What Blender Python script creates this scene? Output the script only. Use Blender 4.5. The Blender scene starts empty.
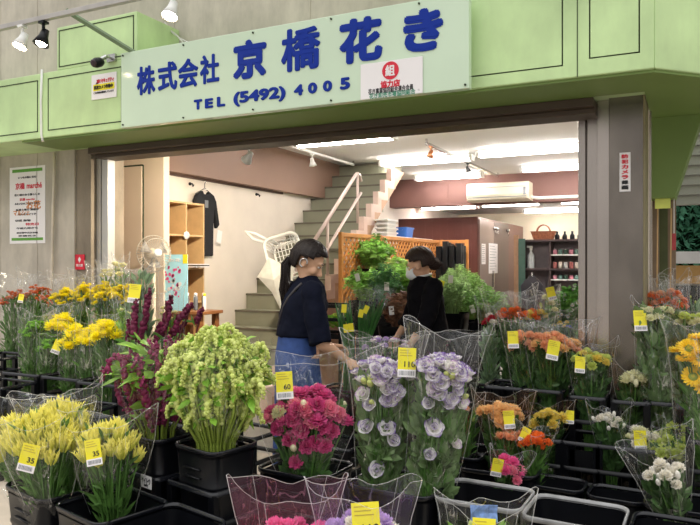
import bpy, math, random
from mathutils import Vector, Matrix, Quaternion, noise
R = math.radians
PI = math.pi
SC = bpy.context.scene
COL = SC.collection
CAMZ = 1.45
FPX = 685.0
YAW = R(26.06)
CS, SN = math.cos(YAW), math.sin(YAW)
rnd = random.Random(7)

def at(px, py, t):
    """world point seen at photo pixel px,py at distance t in front of the camera"""
    u = (px - 350) / FPX
    return Vector((t * (CS * u - SN), t * (SN * u + CS), CAMZ + (262 - py) * t / FPX))
def atY(px, py, Y):
    u = (px - 350) / FPX
    return at(px, py, Y / (SN * u + CS))
def atZ(px, py, z):
    return at(px, py, FPX * (CAMZ - z) / (py - 262))

def lin(c):
    return tuple(((v / 255 + .055) / 1.055) ** 2.4 if v > 10.3 else v / 255 / 12.92 for v in c)

# ---------------------------------------------------------------- materials
MATS = {}
def pmat(name, rgb, rough=.6, var=.12, scale=9, bump=0, metal=0, spec=.4, vcol=False, trans=0, sheen=0, stretch=None):
    if name in MATS: return MATS[name]
    m = bpy.data.materials.new(name); m.use_nodes = True
    nt = m.node_tree; N = nt.nodes; L = nt.links
    b = N['Principled BSDF']
    b.inputs['Roughness'].default_value = rough
    b.inputs['Metallic'].default_value = metal
    b.inputs['Specular IOR Level'].default_value = spec
    tc = N.new('ShaderNodeTexCoord')
    no = N.new('ShaderNodeTexNoise'); no.inputs['Scale'].default_value = scale; no.inputs['Detail'].default_value = 4
    if stretch:
        mp = N.new('ShaderNodeMapping'); mp.inputs['Scale'].default_value = stretch
        L.new(tc.outputs['Object'], mp.inputs['Vector']); L.new(mp.outputs['Vector'], no.inputs['Vector'])
    else:
        L.new(tc.outputs['Object'], no.inputs['Vector'])
    mr = N.new('ShaderNodeMapRange'); mr.inputs['From Min'].default_value = .3; mr.inputs['From Max'].default_value = .7
    mr.inputs['To Min'].default_value = 1 - var; mr.inputs['To Max'].default_value = 1 + var
    L.new(no.outputs['Fac'], mr.inputs['Value'])
    vm = N.new('ShaderNodeVectorMath'); vm.operation = 'SCALE'
    if vcol:
        ca = N.new('ShaderNodeVertexColor'); ca.layer_name = 'Col'
        L.new(ca.outputs['Color'], vm.inputs[0])
    else:
        vm.inputs[0].default_value = lin(rgb)
    L.new(mr.outputs['Result'], vm.inputs['Scale'])
    L.new(vm.outputs['Vector'], b.inputs['Base Color'])
    if bump:
        bp = N.new('ShaderNodeBump'); bp.inputs['Strength'].default_value = bump; bp.inputs['Distance'].default_value = .01
        L.new(no.outputs['Fac'], bp.inputs['Height']); L.new(bp.outputs['Normal'], b.inputs['Normal'])
    if trans:
        tr = N.new('ShaderNodeBsdfTranslucent'); mx = N.new('ShaderNodeMixShader'); mx.inputs[0].default_value = trans
        L.new(vm.outputs['Vector'], tr.inputs['Color'])
        L.new(b.outputs[0], mx.inputs[1]); L.new(tr.outputs[0], mx.inputs[2])
        L.new(mx.outputs[0], N['Material Output'].inputs['Surface'])
    MATS[name] = m
    return m

def emat(name, rgb, strength):
    m = bpy.data.materials.new(name); m.use_nodes = True
    b = m.node_tree.nodes['Principled BSDF']
    b.inputs['Base Color'].default_value = (*lin(rgb), 1)
    b.inputs['Emission Color'].default_value = (*lin(rgb), 1)
    b.inputs['Emission Strength'].default_value = strength
    MATS[name] = m
    return m

def filmmat(name, tint=(250, 252, 252), base=.0, streak=.30, scale=7, tintfac=0):
    """clear crinkled wrapping film: mirror-like creases on a see-through sheet"""
    m = bpy.data.materials.new(name); m.use_nodes = True
    nt = m.node_tree; N = nt.nodes; L = nt.links
    N.remove(N['Principled BSDF'])
    gl = N.new('ShaderNodeBsdfGlossy'); gl.inputs['Roughness'].default_value = .16; gl.inputs['Color'].default_value = (*lin(tint), 1)
    df = N.new('ShaderNodeBsdfTranslucent'); df.inputs['Color'].default_value = (*lin(tint), 1)
    tc = N.new('ShaderNodeTexCoord'); mp = N.new('ShaderNodeMapping'); mp.inputs['Scale'].default_value = (1.6, 1.6, .55)
    L.new(tc.outputs['Object'], mp.inputs['Vector'])
    no = N.new('ShaderNodeTexNoise'); no.inputs['Scale'].default_value = scale; no.inputs['Detail'].default_value = 3
    no.inputs['Distortion'].default_value = .8
    L.new(mp.outputs['Vector'], no.inputs['Vector'])
    sb = N.new('ShaderNodeMath'); sb.operation = 'SUBTRACT'; sb.inputs[1].default_value = .5; L.new(no.outputs['Fac'], sb.inputs[0])
    ab = N.new('ShaderNodeMath'); ab.operation = 'ABSOLUTE'; L.new(sb.outputs[0], ab.inputs[0])
    rp = N.new('ShaderNodeMapRange'); rp.inputs['From Min'].default_value = .0; rp.inputs['From Max'].default_value = .009
    rp.inputs['To Min'].default_value = streak; rp.inputs['To Max'].default_value = 0
    L.new(ab.outputs[0], rp.inputs['Value'])
    lw = N.new('ShaderNodeLayerWeight'); lw.inputs['Blend'].default_value = .12
    bp = N.new('ShaderNodeBump'); bp.inputs['Strength'].default_value = .7; bp.inputs['Distance'].default_value = .04
    L.new(no.outputs['Fac'], bp.inputs['Height']); L.new(bp.outputs['Normal'], gl.inputs['Normal'])
    m1 = N.new('ShaderNodeMath'); m1.operation = 'MULTIPLY'; m1.inputs[1].default_value = .5
    L.new(lw.outputs['Facing'], m1.inputs[0])
    pw = N.new('ShaderNodeMath'); pw.operation = 'POWER'; pw.inputs[1].default_value = 2.5
    L.new(lw.outputs['Facing'], pw.inputs[0]); L.new(pw.outputs[0], m1.inputs[0])
    m2 = N.new('ShaderNodeMath'); m2.operation = 'ADD'; m2.use_clamp = True
    L.new(m1.outputs[0], m2.inputs[0]); L.new(rp.outputs['Result'], m2.inputs[1])
    m3 = N.new('ShaderNodeMath'); m3.operation = 'ADD'; m3.use_clamp = True; m3.inputs[1].default_value = .045
    L.new(m2.outputs[0], m3.inputs[0])
    tr = N.new('ShaderNodeBsdfTransparent'); mx = N.new('ShaderNodeMixShader')
    mt = N.new('ShaderNodeMixShader'); mt.inputs[0].default_value = base
    L.new(tr.outputs[0], mt.inputs[1]); L.new(df.outputs[0], mt.inputs[2])
    L.new(m3.outputs[0], mx.inputs[0]); L.new(mt.outputs[0], mx.inputs[1]); L.new(gl.outputs[0], mx.inputs[2])
    L.new(mx.outputs[0], N['Material Output'].inputs['Surface'])
    MATS[name] = m
    return m

# ---------------------------------------------------------------- mesh builder
class MB:
    def __init__(s): s.v = []; s.f = []; s.c = []; s.smooth = True
    def add(s, vs, fs, M=None, col=(1, 1, 1), cols=None):
        o = len(s.v)
        for i, p in enumerate(vs):
            p = Vector(p)
            s.v.append(tuple(M @ p) if M else tuple(p))
            s.c.append(cols[i] if cols else col)
        s.f.extend([tuple(o + k for k in f) for f in fs])
        return s
    def merge(s, other, M=None):
        return s.add(other.v, other.f, M, cols=other.c)
    def mesh(s, name, mat, smooth=True, vcol=False):
        me = bpy.data.meshes.new(name); me.from_pydata(s.v, [], s.f); me.update()
        if vcol:
            a = me.color_attributes.new('Col', 'FLOAT_COLOR', 'POINT')
            flat = []
            for c in s.c: flat.extend((c[0], c[1], c[2], 1))
            a.data.foreach_set('color', flat)
        if smooth: me.polygons.foreach_set('use_smooth', [True] * len(me.polygons))
        for mm in (mat if isinstance(mat, (list, tuple)) else [mat]):
            if mm: me.materials.append(mm)
        return me
    def build(s, name, mat, parent=None, smooth=False, vcol=False, bevel=0, M=None):
        return link(name, s.mesh(name, mat, smooth, vcol), parent, bevel, M)

def link(name, me, parent=None, bevel=0, M=None):
    o = bpy.data.objects.new(name, me); COL.objects.link(o)
    if parent: o.parent = parent
    if M is not None: o.matrix_local = M
    if bevel:
        bv = o.modifiers.new('bevel', 'BEVEL'); bv.width = bevel; bv.segments = 2; bv.limit_method = 'ANGLE'
    return o

def box(mb, x0, x1, y0, y1, z0, z1, M=None, col=(1, 1, 1)):
    v = [(x, y, z) for z in (z0, z1) for y in (y0, y1) for x in (x0, x1)]
    f = [(0, 2, 3, 1), (4, 5, 7, 6), (0, 1, 5, 4), (1, 3, 7, 5), (3, 2, 6, 7), (2, 0, 4, 6)]
    return mb.add(v, f, M, col)
def frame_of(d):
    d = Vector(d).normalized()
    a = Vector((0, 0, 1)) if abs(d.z) < .95 else Vector((1, 0, 0))
    u = d.cross(a).normalized(); return u, d.cross(u).normalized()
def tube(mb, pts, r, n=8, col=(1, 1, 1), caps=True, cols=None, flat=1):
    pts = [Vector(p) for p in pts]; k = len(pts)
    rr = r if isinstance(r, (list, tuple)) else [r] * k
    vs = []; cc = []
    pu = None
    for i, p in enumerate(pts):
        d = pts[min(i + 1, k - 1)] - pts[max(i - 1, 0)]
        if d.length < 1e-9: d = Vector((0, 0, 1))
        d.normalize()
        if pu is None: pu, w = frame_of(d)
        else:
            pu = (pu - d * pu.dot(d)).normalized()
        w = d.cross(pu)
        for j in range(n):
            a = 2 * PI * j / n
            vs.append(p + (pu * math.cos(a) + w * math.sin(a) * flat) * rr[i])
            cc.append(cols[i] if cols else col)
    fs = [(i * n + j, i * n + (j + 1) % n, (i + 1) * n + (j + 1) % n, (i + 1) * n + j) for i in range(k - 1) for j in range(n)]
    if caps:
        fs.append(tuple(range(n))[::-1]); fs.append(tuple((k - 1) * n + j for j in range(n)))
    return mb.add(vs, fs, cols=cc)
def lathe(mb, prof, n=20, M=None, col=(1, 1, 1)):
    k = len(prof); vs = [(r * math.cos(2 * PI * j / n), r * math.sin(2 * PI * j / n), z) for r, z in prof for j in range(n)]
    fs = [(i * n + j, i * n + (j + 1) % n, (i + 1) * n + (j + 1) % n, (i + 1) * n + j) for i in range(k - 1) for j in range(n)]
    fs.append(tuple(range(n))[::-1]); fs.append(tuple((k - 1) * n + j for j in range(n)))
    return mb.add(vs, fs, M, col)
def ball(mb, c, r, n=8, m=6, col=(1, 1, 1), sq=(1, 1, 1)):
    vs = [(c[0], c[1], c[2] - r * sq[2])]
    for i in range(1, m):
        a = -PI / 2 + PI * i / m
        for j in range(n):
            b = 2 * PI * j / n
            vs.append((c[0] + r * sq[0] * math.cos(a) * math.cos(b), c[1] + r * sq[1] * math.cos(a) * math.sin(b), c[2] + r * sq[2] * math.sin(a)))
    vs.append((c[0], c[1], c[2] + r * sq[2])); t = len(vs) - 1
    fs = [(0, 1 + (j + 1) % n, 1 + j) for j in range(n)]
    for i in range(m - 2):
        fs += [(1 + i * n + j, 1 + i * n + (j + 1) % n, 1 + (i + 1) * n + (j + 1) % n, 1 + (i + 1) * n + j) for j in range(n)]
    fs += [(t, 1 + (m - 2) * n + j, 1 + (m - 2) * n + (j + 1) % n) for j in range(n)]
    return mb.add(vs, fs, col=col)
def prism(mb, poly, a0, a1, axis='x'):
    """extrude a 2D polygon along an axis"""
    def P(p, a):
        return (a, p[0], p[1]) if axis == 'x' else ((p[0], a, p[1]) if axis == 'y' else (p[0], p[1], a))
    n = len(poly)
    vs = [P(p, a0) for p in poly] + [P(p, a1) for p in poly]
    fs = [tuple(range(n)), tuple(range(2 * n - 1, n - 1, -1))] + [(i, n + i, n + (i + 1) % n, (i + 1) % n) for i in range(n)]
    return mb.add(vs, fs)
def rrect(w, d, r, z, k=4):
    pts = []
    for cx, cy, a0 in ((w / 2 - r, d / 2 - r, 0), (-w / 2 + r, d / 2 - r, 90), (-w / 2 + r, -d / 2 + r, 180), (w / 2 - r, -d / 2 + r, 270)):
        for i in range(k + 1):
            a = R(a0 + 90 * i / k); pts.append((cx + r * math.cos(a), cy + r * math.sin(a), z))
    return pts
def loft(mb, rings, capA=True, capB=True, col=(1, 1, 1)):
    n = len(rings[0]); vs = [p for r in rings for p in r]
    fs = [(i * n + j, i * n + (j + 1) % n, (i + 1) * n + (j + 1) % n, (i + 1) * n + j) for i in range(len(rings) - 1) for j in range(n)]
    if capA: fs.append(tuple(range(n))[::-1])
    if capB: fs.append(tuple((len(rings) - 1) * n + j for j in range(n)))
    return mb.add(vs, fs, col=col)

# ---------------------------------------------------------------- things
def tag(o, label=None, cat=None, group=None, kind=None):
    if label: o['label'] = label
    if cat: o['category'] = cat
    if group: o['group'] = group
    if kind: o['kind'] = kind
    return o
def thing(name, label, cat, loc=(0, 0, 0), rotz=0, group=None):
    o = bpy.data.objects.new(name, None); COL.objects.link(o)
    o.empty_display_size = .1
    o.location = loc; o.rotation_euler = (0, 0, rotz)
    return tag(o, label, cat, group)
def struct(name, mb, mat, bevel=0, smooth=False):
    o = mb.build(name, mat, None, smooth, bevel=bevel); o['kind'] = 'structure'; return o

def textmesh(s, bold=0.0):
    cu = bpy.data.curves.new('t', 'FONT'); cu.body = s; cu.size = 1; cu.extrude = .02; cu.offset = bold
    cu.resolution_u = 3
    ob = bpy.data.objects.new('t', cu); COL.objects.link(ob)
    dg = bpy.context.evaluated_depsgraph_get(); dg.update()
    me = bpy.data.meshes.new_from_object(ob.evaluated_get(dg))
    bpy.data.objects.remove(ob); bpy.data.curves.remove(cu)
    return me
def text_on(s, name, mat, parent, c, w, h, n=(0, -1, 0), depth=.004, bold=.0, up=(0, 0, 1)):
    """lettering w x h fitted about point c, facing direction n"""
    me = textmesh(s, 0)
    if bold:                                     # fatten the strokes evenly
        vs = [tuple(v.co) for v in me.vertices]; fs = [tuple(q.vertices) for q in me.polygons]
        nv, nf = list(vs), list(fs)
        for k in range(8):
            a = 2 * PI * k / 8 + .2; o_ = len(nv)
            nv += [(x + bold * math.cos(a), y + bold * math.sin(a), z - .0012 * (k + 1)) for x, y, z in vs]
            nf += [tuple(o_ + i for i in f) for f in fs]
        me = bpy.data.meshes.new('t'); me.from_pydata(nv, [], nf); me.update()
    xs = [v.co.x for v in me.vertices]; ys = [v.co.y for v in me.vertices]
    cx, cy = (min(xs) + max(xs)) / 2, (min(ys) + max(ys)) / 2
    sx, sy = w / (max(xs) - min(xs)), h / (max(ys) - min(ys))
    for v in me.vertices:
        v.co = ((v.co.x - cx) * sx, (v.co.y - cy) * sy, v.co.z * depth / .02)
    me.materials.clear(); me.materials.append(mat); me.name = name
    n = Vector(n).normalized(); up = Vector(up).normalized(); x = up.cross(n).normalized(); up = n.cross(x)
    M = Matrix((x, up, n)).transposed().to_4x4(); M.translation = Vector(c)
    o = bpy.data.objects.new(name, me); COL.objects.link(o)
    if parent: o.parent = parent; o.matrix_parent_inverse = Matrix()
    o.matrix_local = M
    return o
# ================================================================ camera and light
cd = bpy.data.cameras.new('camera'); cam = bpy.data.objects.new('camera', cd); COL.objects.link(cam)
cam.location = (0, 0, CAMZ); cam.rotation_euler = (PI / 2, 0, YAW)
cd.sensor_width = 36; cd.lens = 36 * FPX / 700; cd.clip_start = .05; cd.clip_end = 200
SC.camera = cam
SC.view_settings.view_transform = 'Standard'; SC.view_settings.look = 'None'; SC.view_settings.gamma = 1
SC.view_settings.exposure = 0.2
SC.cycles.transparent_max_bounces = 40
SC.cycles.max_bounces = 8
w = bpy.data.worlds.new('world'); SC.world = w; w.use_nodes = True
WN = w.node_tree.nodes; WL = w.node_tree.links
bg = WN['Background']; bg.inputs['Strength'].default_value = 1.0
_tc = WN.new('ShaderNodeTexCoord'); _sx = WN.new('ShaderNodeSeparateXYZ'); _cr = WN.new('ShaderNodeValToRGB')   # overcast sky above a street of buildings
WL.new(_tc.outputs['Generated'], _sx.inputs[0]); WL.new(_sx.outputs['Z'], _cr.inputs['Fac']); WL.new(_cr.outputs['Color'], bg.inputs['Color'])
_e = _cr.color_ramp.elements
_e[0].position = .0; _e[0].color = (.42, .41, .40, 1); _e[1].position = .62; _e[1].color = (1.65, 1.65, 1.65, 1)
_k = _e.new(.25); _k.color = (.62, .61, .60, 1)

def area(name, loc, rot, sx, sy, power, col=(1, 1, 1)):
    l = bpy.data.lights.new(name, 'AREA'); l.shape = 'RECTANGLE'; l.size = sx; l.size_y = sy; l.energy = power; l.color = col
    o = bpy.data.objects.new(name, l); COL.objects.link(o); o.location = loc; o.rotation_euler = rot; return o

# ================================================================ materials of the place
def concrete(name, rgb, dark=.72):
    m = pmat(name, rgb, .85, .16, 2.2, .15)
    nt = m.node_tree; N = nt.nodes; L = nt.links; b = N['Principled BSDF']
    src = b.inputs['Base Color'].links[0].from_socket
    tc = [n for n in N if n.type == 'TEX_COORD'][0]
    mp = N.new('ShaderNodeMapping'); mp.inputs['Scale'].default_value = (2.2, 2.2, .8)
    no = N.new('ShaderNodeTexNoise'); no.inputs['Scale'].default_value = 1.6; no.inputs['Detail'].default_value = 8; no.inputs['Roughness'].default_value = .7
    L.new(tc.outputs['Object'], mp.inputs['Vector']); L.new(mp.outputs['Vector'], no.inputs['Vector'])
    mr = N.new('ShaderNodeMapRange'); mr.inputs['From Min'].default_value = .35; mr.inputs['From Max'].default_value = .62
    mr.inputs['To Min'].default_value = dark; mr.inputs['To Max'].default_value = 1.08
    L.new(no.outputs['Fac'], mr.inputs['Value'])
    vm = N.new('ShaderNodeVectorMath'); vm.operation = 'SCALE'
    L.new(src, vm.inputs[0]); L.new(mr.outputs['Result'], vm.inputs['Scale']); L.new(vm.outputs['Vector'], b.inputs['Base Color'])
    return m
M_conc = concrete('board_marked_concrete', (192, 184, 170), .8)
M_conc2 = concrete('grey_concrete', (150, 138, 122))
M_green = concrete('pale_green_paint', (190, 216, 158), .95); M_green.node_tree.nodes['Principled BSDF'].inputs['Roughness'].default_value = .45
M_seam = pmat('dark_seam', (48, 60, 40), .8)
M_olive = pmat('dark_olive_green', (118, 142, 78), .5, .06, 3)
M_steel = pmat('brushed_steel', (186, 176, 168), .24, .12, 3, 0, .95, stretch=(1, 1, .3))
M_steeld = pmat('dark_steel', (132, 124, 116), .24, .2, 5, .04, .9, stretch=(1, 1, .5))
M_shut = pmat('dark_bronze_metal', (74, 62, 50), .5, .1, 4)
M_plaster = pmat('cream_plaster', (226, 216, 204), .85, .05, 3)
M_panel = pmat('beige_panel', (222, 202, 182), .6, .04, 2)
M_ceil = pmat('white_ceiling', (240, 238, 235), .8, .02, 2)
M_brownbeam = pmat('brown_grey_beam_paint', (138, 110, 94), .6, .06, 2)
M_step = pmat('grey_green_stair_lino', (140, 140, 122), .55, .06, 5)
M_string = pmat('pinkish_stringer', (214, 190, 178), .7, .05, 5)
M_tan = pmat('tan_wall', (190, 155, 130), .7, .06, 3)
M_pave = pmat('sandy_pavement', (180, 170, 156), .85, .1, 6, .2)
M_shop = pmat('shop_concrete_floor', (150, 146, 140), .5, .08, 3)
M_brown = pmat('dark_red_brown_panel', (98, 56, 50), .35, .1, 2)
M_lock = pmat('brown_grey_metal', (128, 108, 104), .3, .08, 2, 0, .4)
M_wood = pmat('light_wood_edge', (204, 168, 120), .5, .08, 10)
M_woodd = pmat('brown_wood_board', (98, 66, 32), .5, .12, 8, stretch=(1, 1, .2))
M_dwood = pmat('dark_wenge_board', (66, 52, 52), .5, .1, 8)
M_lat = pmat('orange_lattice_wood', (206, 140, 72), .5, .1, 8)
M_black = pmat('black_plastic', (11, 12, 16), .3, .2, 8, spec=.28)
M_blackm = pmat('matte_black_plastic', (14, 15, 19), .5, .2, 8)
M_rim = pmat('worn_black_rim', (22, 23, 28), .25, .3, 14, spec=.4)
M_white = pmat('white_plastic', (236, 236, 232), .4, .03, 4)
M_sign = pmat('pale_acrylic', (206, 226, 200), .12, .04, 2, spec=.5)
M_blue = pmat('sign_blue', (12, 48, 150), .5, .03, 3, spec=.2)
M_red = pmat('print_red', (214, 40, 62), .5, .03, 3)
M_dkprint = pmat('print_black', (40, 40, 44), .6, .03, 3)
M_gprint = pmat('print_green', (70, 150, 120), .6, .03, 3)
M_lgprint = pmat('print_leaf_green', (98, 160, 60), .6, .03, 3)
M_oprint = pmat('print_orange', (214, 140, 80), .6, .03, 3)
M_pinkp = pmat('print_pink', (232, 90, 150), .6, .03, 3)
M_paper = pmat('white_paper', (240, 236, 236), .6, .02, 3)
M_yel = pmat('yellow_card', (238, 226, 52), .5, .03, 3)
M_grprint = pmat('print_grey', (120, 124, 130), .6, .03, 3)
M_metal = pmat('chrome_metal', (190, 190, 188), .2, .05, 3, 0, .9)
M_rail = pmat('pink_grey_rail_paint', (196, 176, 168), .4, .05, 3)
M_tube = emat('lit_fluorescent_tube', (255, 250, 244), 42)
M_warm = emat('lit_warm_bulb', (255, 226, 190), 60)
M_reflect = pmat('white_enamel', (235, 234, 230), .4, .02, 3)

# ================================================================ shell
mb = MB(); box(mb, -14, 9, -6, 4.4, -.12, 0); box(mb, -.2, 9, 4.4, 16, -.12, 0); struct('floor_outside', mb, M_pave).name = 'floor_1'
mb = MB(); box(mb, -6, -.2, 4.4, 15.4, -.12, 0); struct('floor_2', mb, M_shop)

# left concrete wall with board marks
mb = MB(); box(mb, -9, -4.66, 4.2, 4.6, 0, 5.2)
for x in (-5.12, -5.6, -6.3, -7.1): box(mb, x, x + .012, 4.196, 4.2, 0, 5.2)
struct('wall_left', mb, M_conc, .004)
mb = MB(); box(mb, -4.66, -4.49, 4.22, 4.6, 0, 2.5); struct('trim_1', mb, M_conc2, .004)  # wall return, its shade put into a darker concrete colour
mb = MB(); box(mb, -4.66, -1.2, 4.15, 4.65, 2.91, 5.2); box(mb, -1.2, 3.2, 4.46, 4.65, 2.42, 5.2)                       # concrete above the opening
for x in (-3.55, -2.35, -1.1): box(mb, x, x + .015, 4.146, 4.15, 2.92, 5.2)
struct('wall_front_upper', mb, M_conc).name = 'wall_upper'

# green fascia: low box at the far left, then the higher box, then the long run with the sign
XC = -.135
mb = MB(); box(mb, -9, XC, 3.7, 4.45, 2.41, 2.91)
prism(mb, [(XC, 3.7), (XC + 1.3, 5.0), (XC + 1.3, 5.6), (XC, 5.6)], 2.41, 2.91, 'z')
f1 = struct('trim_2', mb, M_green, .006)
mb = MB(); box(mb, atY(57, 40, 3.7).x, atY(137, 40, 3.7).x, 3.7, 4.2, 2.91, 3.235); struct('trim_3', mb, M_green, .006)
mb = MB(); box(mb, -1.25, XC, 3.705, 4.45, 2.91, 4.4); prism(mb, [(XC, 3.705), (XC + 1.3, 5.005), (XC + 1.3, 5.6), (XC, 5.6)], 2.91, 4.4, 'z'); struct('trim_4', mb, M_green, .004)
mb = MB()                                                                     # panel seams
def seam_rect(mb, a, b, c, d, Y=3.7):
    t = .007
    box(mb, a, b, Y - .003, Y, c, c + t); box(mb, a, b, Y - .003, Y, d - t, d)
    box(mb, a, a + t, Y - .003, Y, c, d); box(mb, b - t, b, Y - .003, Y, c, d)
seam_rect(mb, -8.6, atY(38, 90, 3.7).x, 2.46, 2.86)
seam_rect(mb, atY(48, 90, 3.7).x, atY(122, 90, 3.7).x, 2.46, 2.86)
seam_rect(mb, atY(59, 30, 3.7).x, atY(134, 30, 3.7).x, 2.93, 3.21)
a = atY(563, 62, 3.7).x; seam_rect(mb, -1.35, a, 2.475, 3.9, 3.703)
b0, b1 = atY(589, 60, 3.7).x, atY(640, 55, 3.7).x; seam_rect(mb, b0, b1, 2.495, 3.9, 3.703)
c0 = atY(577, 60, 3.7).x; box(mb, c0, c0 + .004, 3.697, 3.7, 2.41, 4.4)
struct('trim_5', mb, M_seam)
mb = MB(); box(mb, -4.7, XC, 3.72, 4.12, 2.395, 2.412); box(mb, -.20, XC, 4.12, 5.58, 2.395, 2.412); prism(mb, [(XC, 3.72), (XC + 1.28, 5.0), (XC + 1.28, 5.58), (XC, 5.58)], 2.395, 2.412, 'z'); struct('trim_6', mb, M_olive)  # fascia underside, its shade put into a darker green
mb = MB(); box(mb, -4.42, -.47, 4.12, 4.42, 2.345, 2.395); box(mb, -4.4, -.47, 4.18, 4.38, 2.315, 2.345); struct('trim_7', mb, M_shut, .004)

# shutter guides and the steel column
def guide(mb, x0, x1, y0, y1, z1):
    box(mb, x0, x0 + (x1 - x0) * .36, y0, y1, 0, z1)
    box(mb, x0 + (x1 - x0) * .36, x0 + (x1 - x0) * .46, y0 + .05, y1, 0, z1)
    box(mb, x0 + (x1 - x0) * .46, x1, y0, y1, 0, z1)
mb = MB(); guide(mb, -4.49, -4.36, 4.28, 4.36, 2.33); struct('trim_8', mb, pmat('silver_guide', (206, 204, 200), .35, .1, 3, 0, .45, stretch=(1, 1, .3)), .003)
mb = MB(); guide(mb, -.585, -.47, 4.36, 4.44, 2.33); struct('trim_9', mb, M_steel, .003)
mb = MB(); box(mb, -.47, -.40, 4.3, 4.62, 0, 2.42); struct('trim_10', mb, M_steel, .003)
mb = MB(); box(mb, -.40, -.215, 4.26, 4.62, 0, 2.43); struct('trim_11', mb, M_steeld, .004)
mb = MB(); box(mb, -.215, -.205, 4.26, 4.62, 0, 2.41); struct('trim_12', mb, pmat('yellow_edge', (132, 122, 92), .5))

# shop room
mb = MB(); box(mb, -4.85, -4.7, 5.08, 15.4, 0, 2.9); struct('wall_inner_left', mb, M_plaster).name = 'wall_west'
mb = MB(); box(mb, -5.6, -4.39, 5.0, 5.08, 0, 2.9); struct('wall_panel', mb, M_panel).name = 'wall_north_west'
mb = MB(); box(mb, -5.6, -5.5, 4.6, 5.0, 0, 2.9); struct('wall_side', mb, M_panel).name = 'wall_far_west'
mb = MB(); x = atY(143, 200, 5.0).x
box(mb, x, x + .012, 4.992, 5.0, 0, 2.38); box(mb, -5.45, x, 4.992, 5.0, 2.37, 2.385)
tk = mb.build('door_seam', M_seam)
d1 = MB(); box(d1, -5.45, x - .002, 4.985, 5.0, .02, 2.37); d1o = struct('door_1', d1, M_panel, .003); tk.parent = d1o
kn = MB(); ball(kn, (x - .1, 4.975, 1.05), .025, 10, 8); kn.build('door_handle', M_metal, d1o, True)
mb = MB(); box(mb, -4.7, -4.6, 5.1, 9.2, 2.36, 2.9); struct('trim_13', mb, M_brownbeam, .004)
mb = MB(); box(mb, -4.7, -4.68, 5.1, 7.6, 2.335, 2.36); struct('trim_14', mb, pmat('dark_rail', (90, 70, 62), .6))
mb = MB(); box(mb, -5.6, -.2, 4.65, 11.5, 2.9, 3.0); struct('ceiling', mb, M_ceil)
mb = MB(); box(mb, -5.6, -.2, 11.5, 15.4, 2.55, 2.65); struct('ceiling_back', mb, M_ceil).name = 'ceiling_2'
mb = MB(); box(mb, -3.62, -.2, 11.2, 11.5, 2.42, 2.9); box(mb, -4.7, -3.62, 11.2, 11.5, 2.42, 2.9); struct('trim_15', mb, pmat('dark_brown_beam_paint', (118, 84, 78), .6, .06, 2), .005)
mb = MB(); box(mb, -4.85, -.2, 15.3, 15.4, 0, 2.6); struct('wall_back', mb, pmat('cream_wall', (236, 224, 200), .8, .03, 3))
mb = MB(); box(mb, -.32, -.2, 4.62, 15.4, 0, 2.9); struct('wall_right', mb, M_plaster)

# stairs
NS, RI, GO = 16, .18, .225
Y0 = 6.51 - 4.72 * GO
SX0, SX1 = -4.7, -3.72
mb = MB()
for k in range(NS):
    ya = Y0 + GO * k + GO
    yb = Y0 + GO * (NS + 1.4)
    z0, z1 = RI * k, RI * (k + 1)
    zlo = max(0, z0 - .02)
    box(mb, SX0, SX1, ya, ya + GO + .05, zlo, z1)
sto = struct('stairs', mb, M_step)
sto.name = 'trim_16'
nos = MB()
for k in range(NS):
    ya = Y0 + GO * k + GO
    box(nos, SX0, SX1, ya - .012, ya + .02, RI * (k + 1) - .02, RI * (k + 1) + .002)
nos.build('stair_nosing', pmat('dark_nosing', (104, 98, 86), .6), sto)
# stringer: stepped pale cap over the tan side wall
poly = [(Y0 + GO - .06, 0)]
for k in range(NS):
    ya = Y0 + GO * (k + 1) - .06
    poly += [(ya, RI * (k + 1) + .05), (ya + GO, RI * (k + 1) + .05)]
poly = [p for p in poly if p[1] < 2.9]
poly += [(9.25, poly[-1][1]), (8.45, 2.15), (8.1, 1.85), (8.1, 0)]
mb = MB(); prism(mb, poly, SX1, SX1 + .07); st = struct('trim_17', mb, M_tan)
mb = MB()
for k in range(NS - 1):
    ya = Y0 + GO * (k + 1) - .06
    z = RI * (k + 1) + .05
    box(mb, SX1 - .003, SX1 + .074, ya + .10, ya + GO - .004, z - .10, z + .003)
    box(mb, SX1 - .003, SX1 + .074, ya - .004, ya + .10, z - RI - .097, z + .003)
struct('trim_18', mb, M_string)

# far right: pier with tapering bracket, louvred wall, posts
mb = MB()
tz, bz = 2.41, 1.87
p = [atY(641, 100, 4.9).x, atY(704, 100, 4.9).x, atY(675, 197, 4.9).x, atY(648, 197, 4.9).x]
prism(mb, [(p[0], tz), (p[1], tz), (p[2], bz), (p[3], bz)], 4.9, 5.3, 'y'); struct('trim_19', mb, M_olive, .004)
mb = MB(); box(mb, p[3] + .0, p[2] - .02, 5.32, 5.5, 0, 1.9); struct('trim_20', mb, pmat('dark_green_post', (96, 104, 70), .6), .003)
mb = MB(); xx = atY(643, 250, 4.7).x; box(mb, xx, xx + .05, 4.66, 4.72, 0, 2.4); struct('trim_21', mb, M_steel, .003)
mb = MB(); xx = atY(651, 250, 5.1).x; box(mb, xx, xx + .05, 5.1, 5.16, 0, 1.87); xx = atY(676, 250, 5.1).x; box(mb, xx - .05, xx, 5.1, 5.16, 0, 1.87); struct('trim_22', mb, pmat('bronze_post', (130, 112, 92), .6), .003)
mb = MB()
for k in range(12):
    z = 1.95 + k * .085
    prism(mb, [(z, z)] and [(6.6, z), (6.62, z + .085), (6.7, z + .085), (6.7, z)], -.1, 3.2)
struct('trim_23', mb, pmat('grey_louvre', (150, 150, 146), .5, .05, 4), .002)
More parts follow.
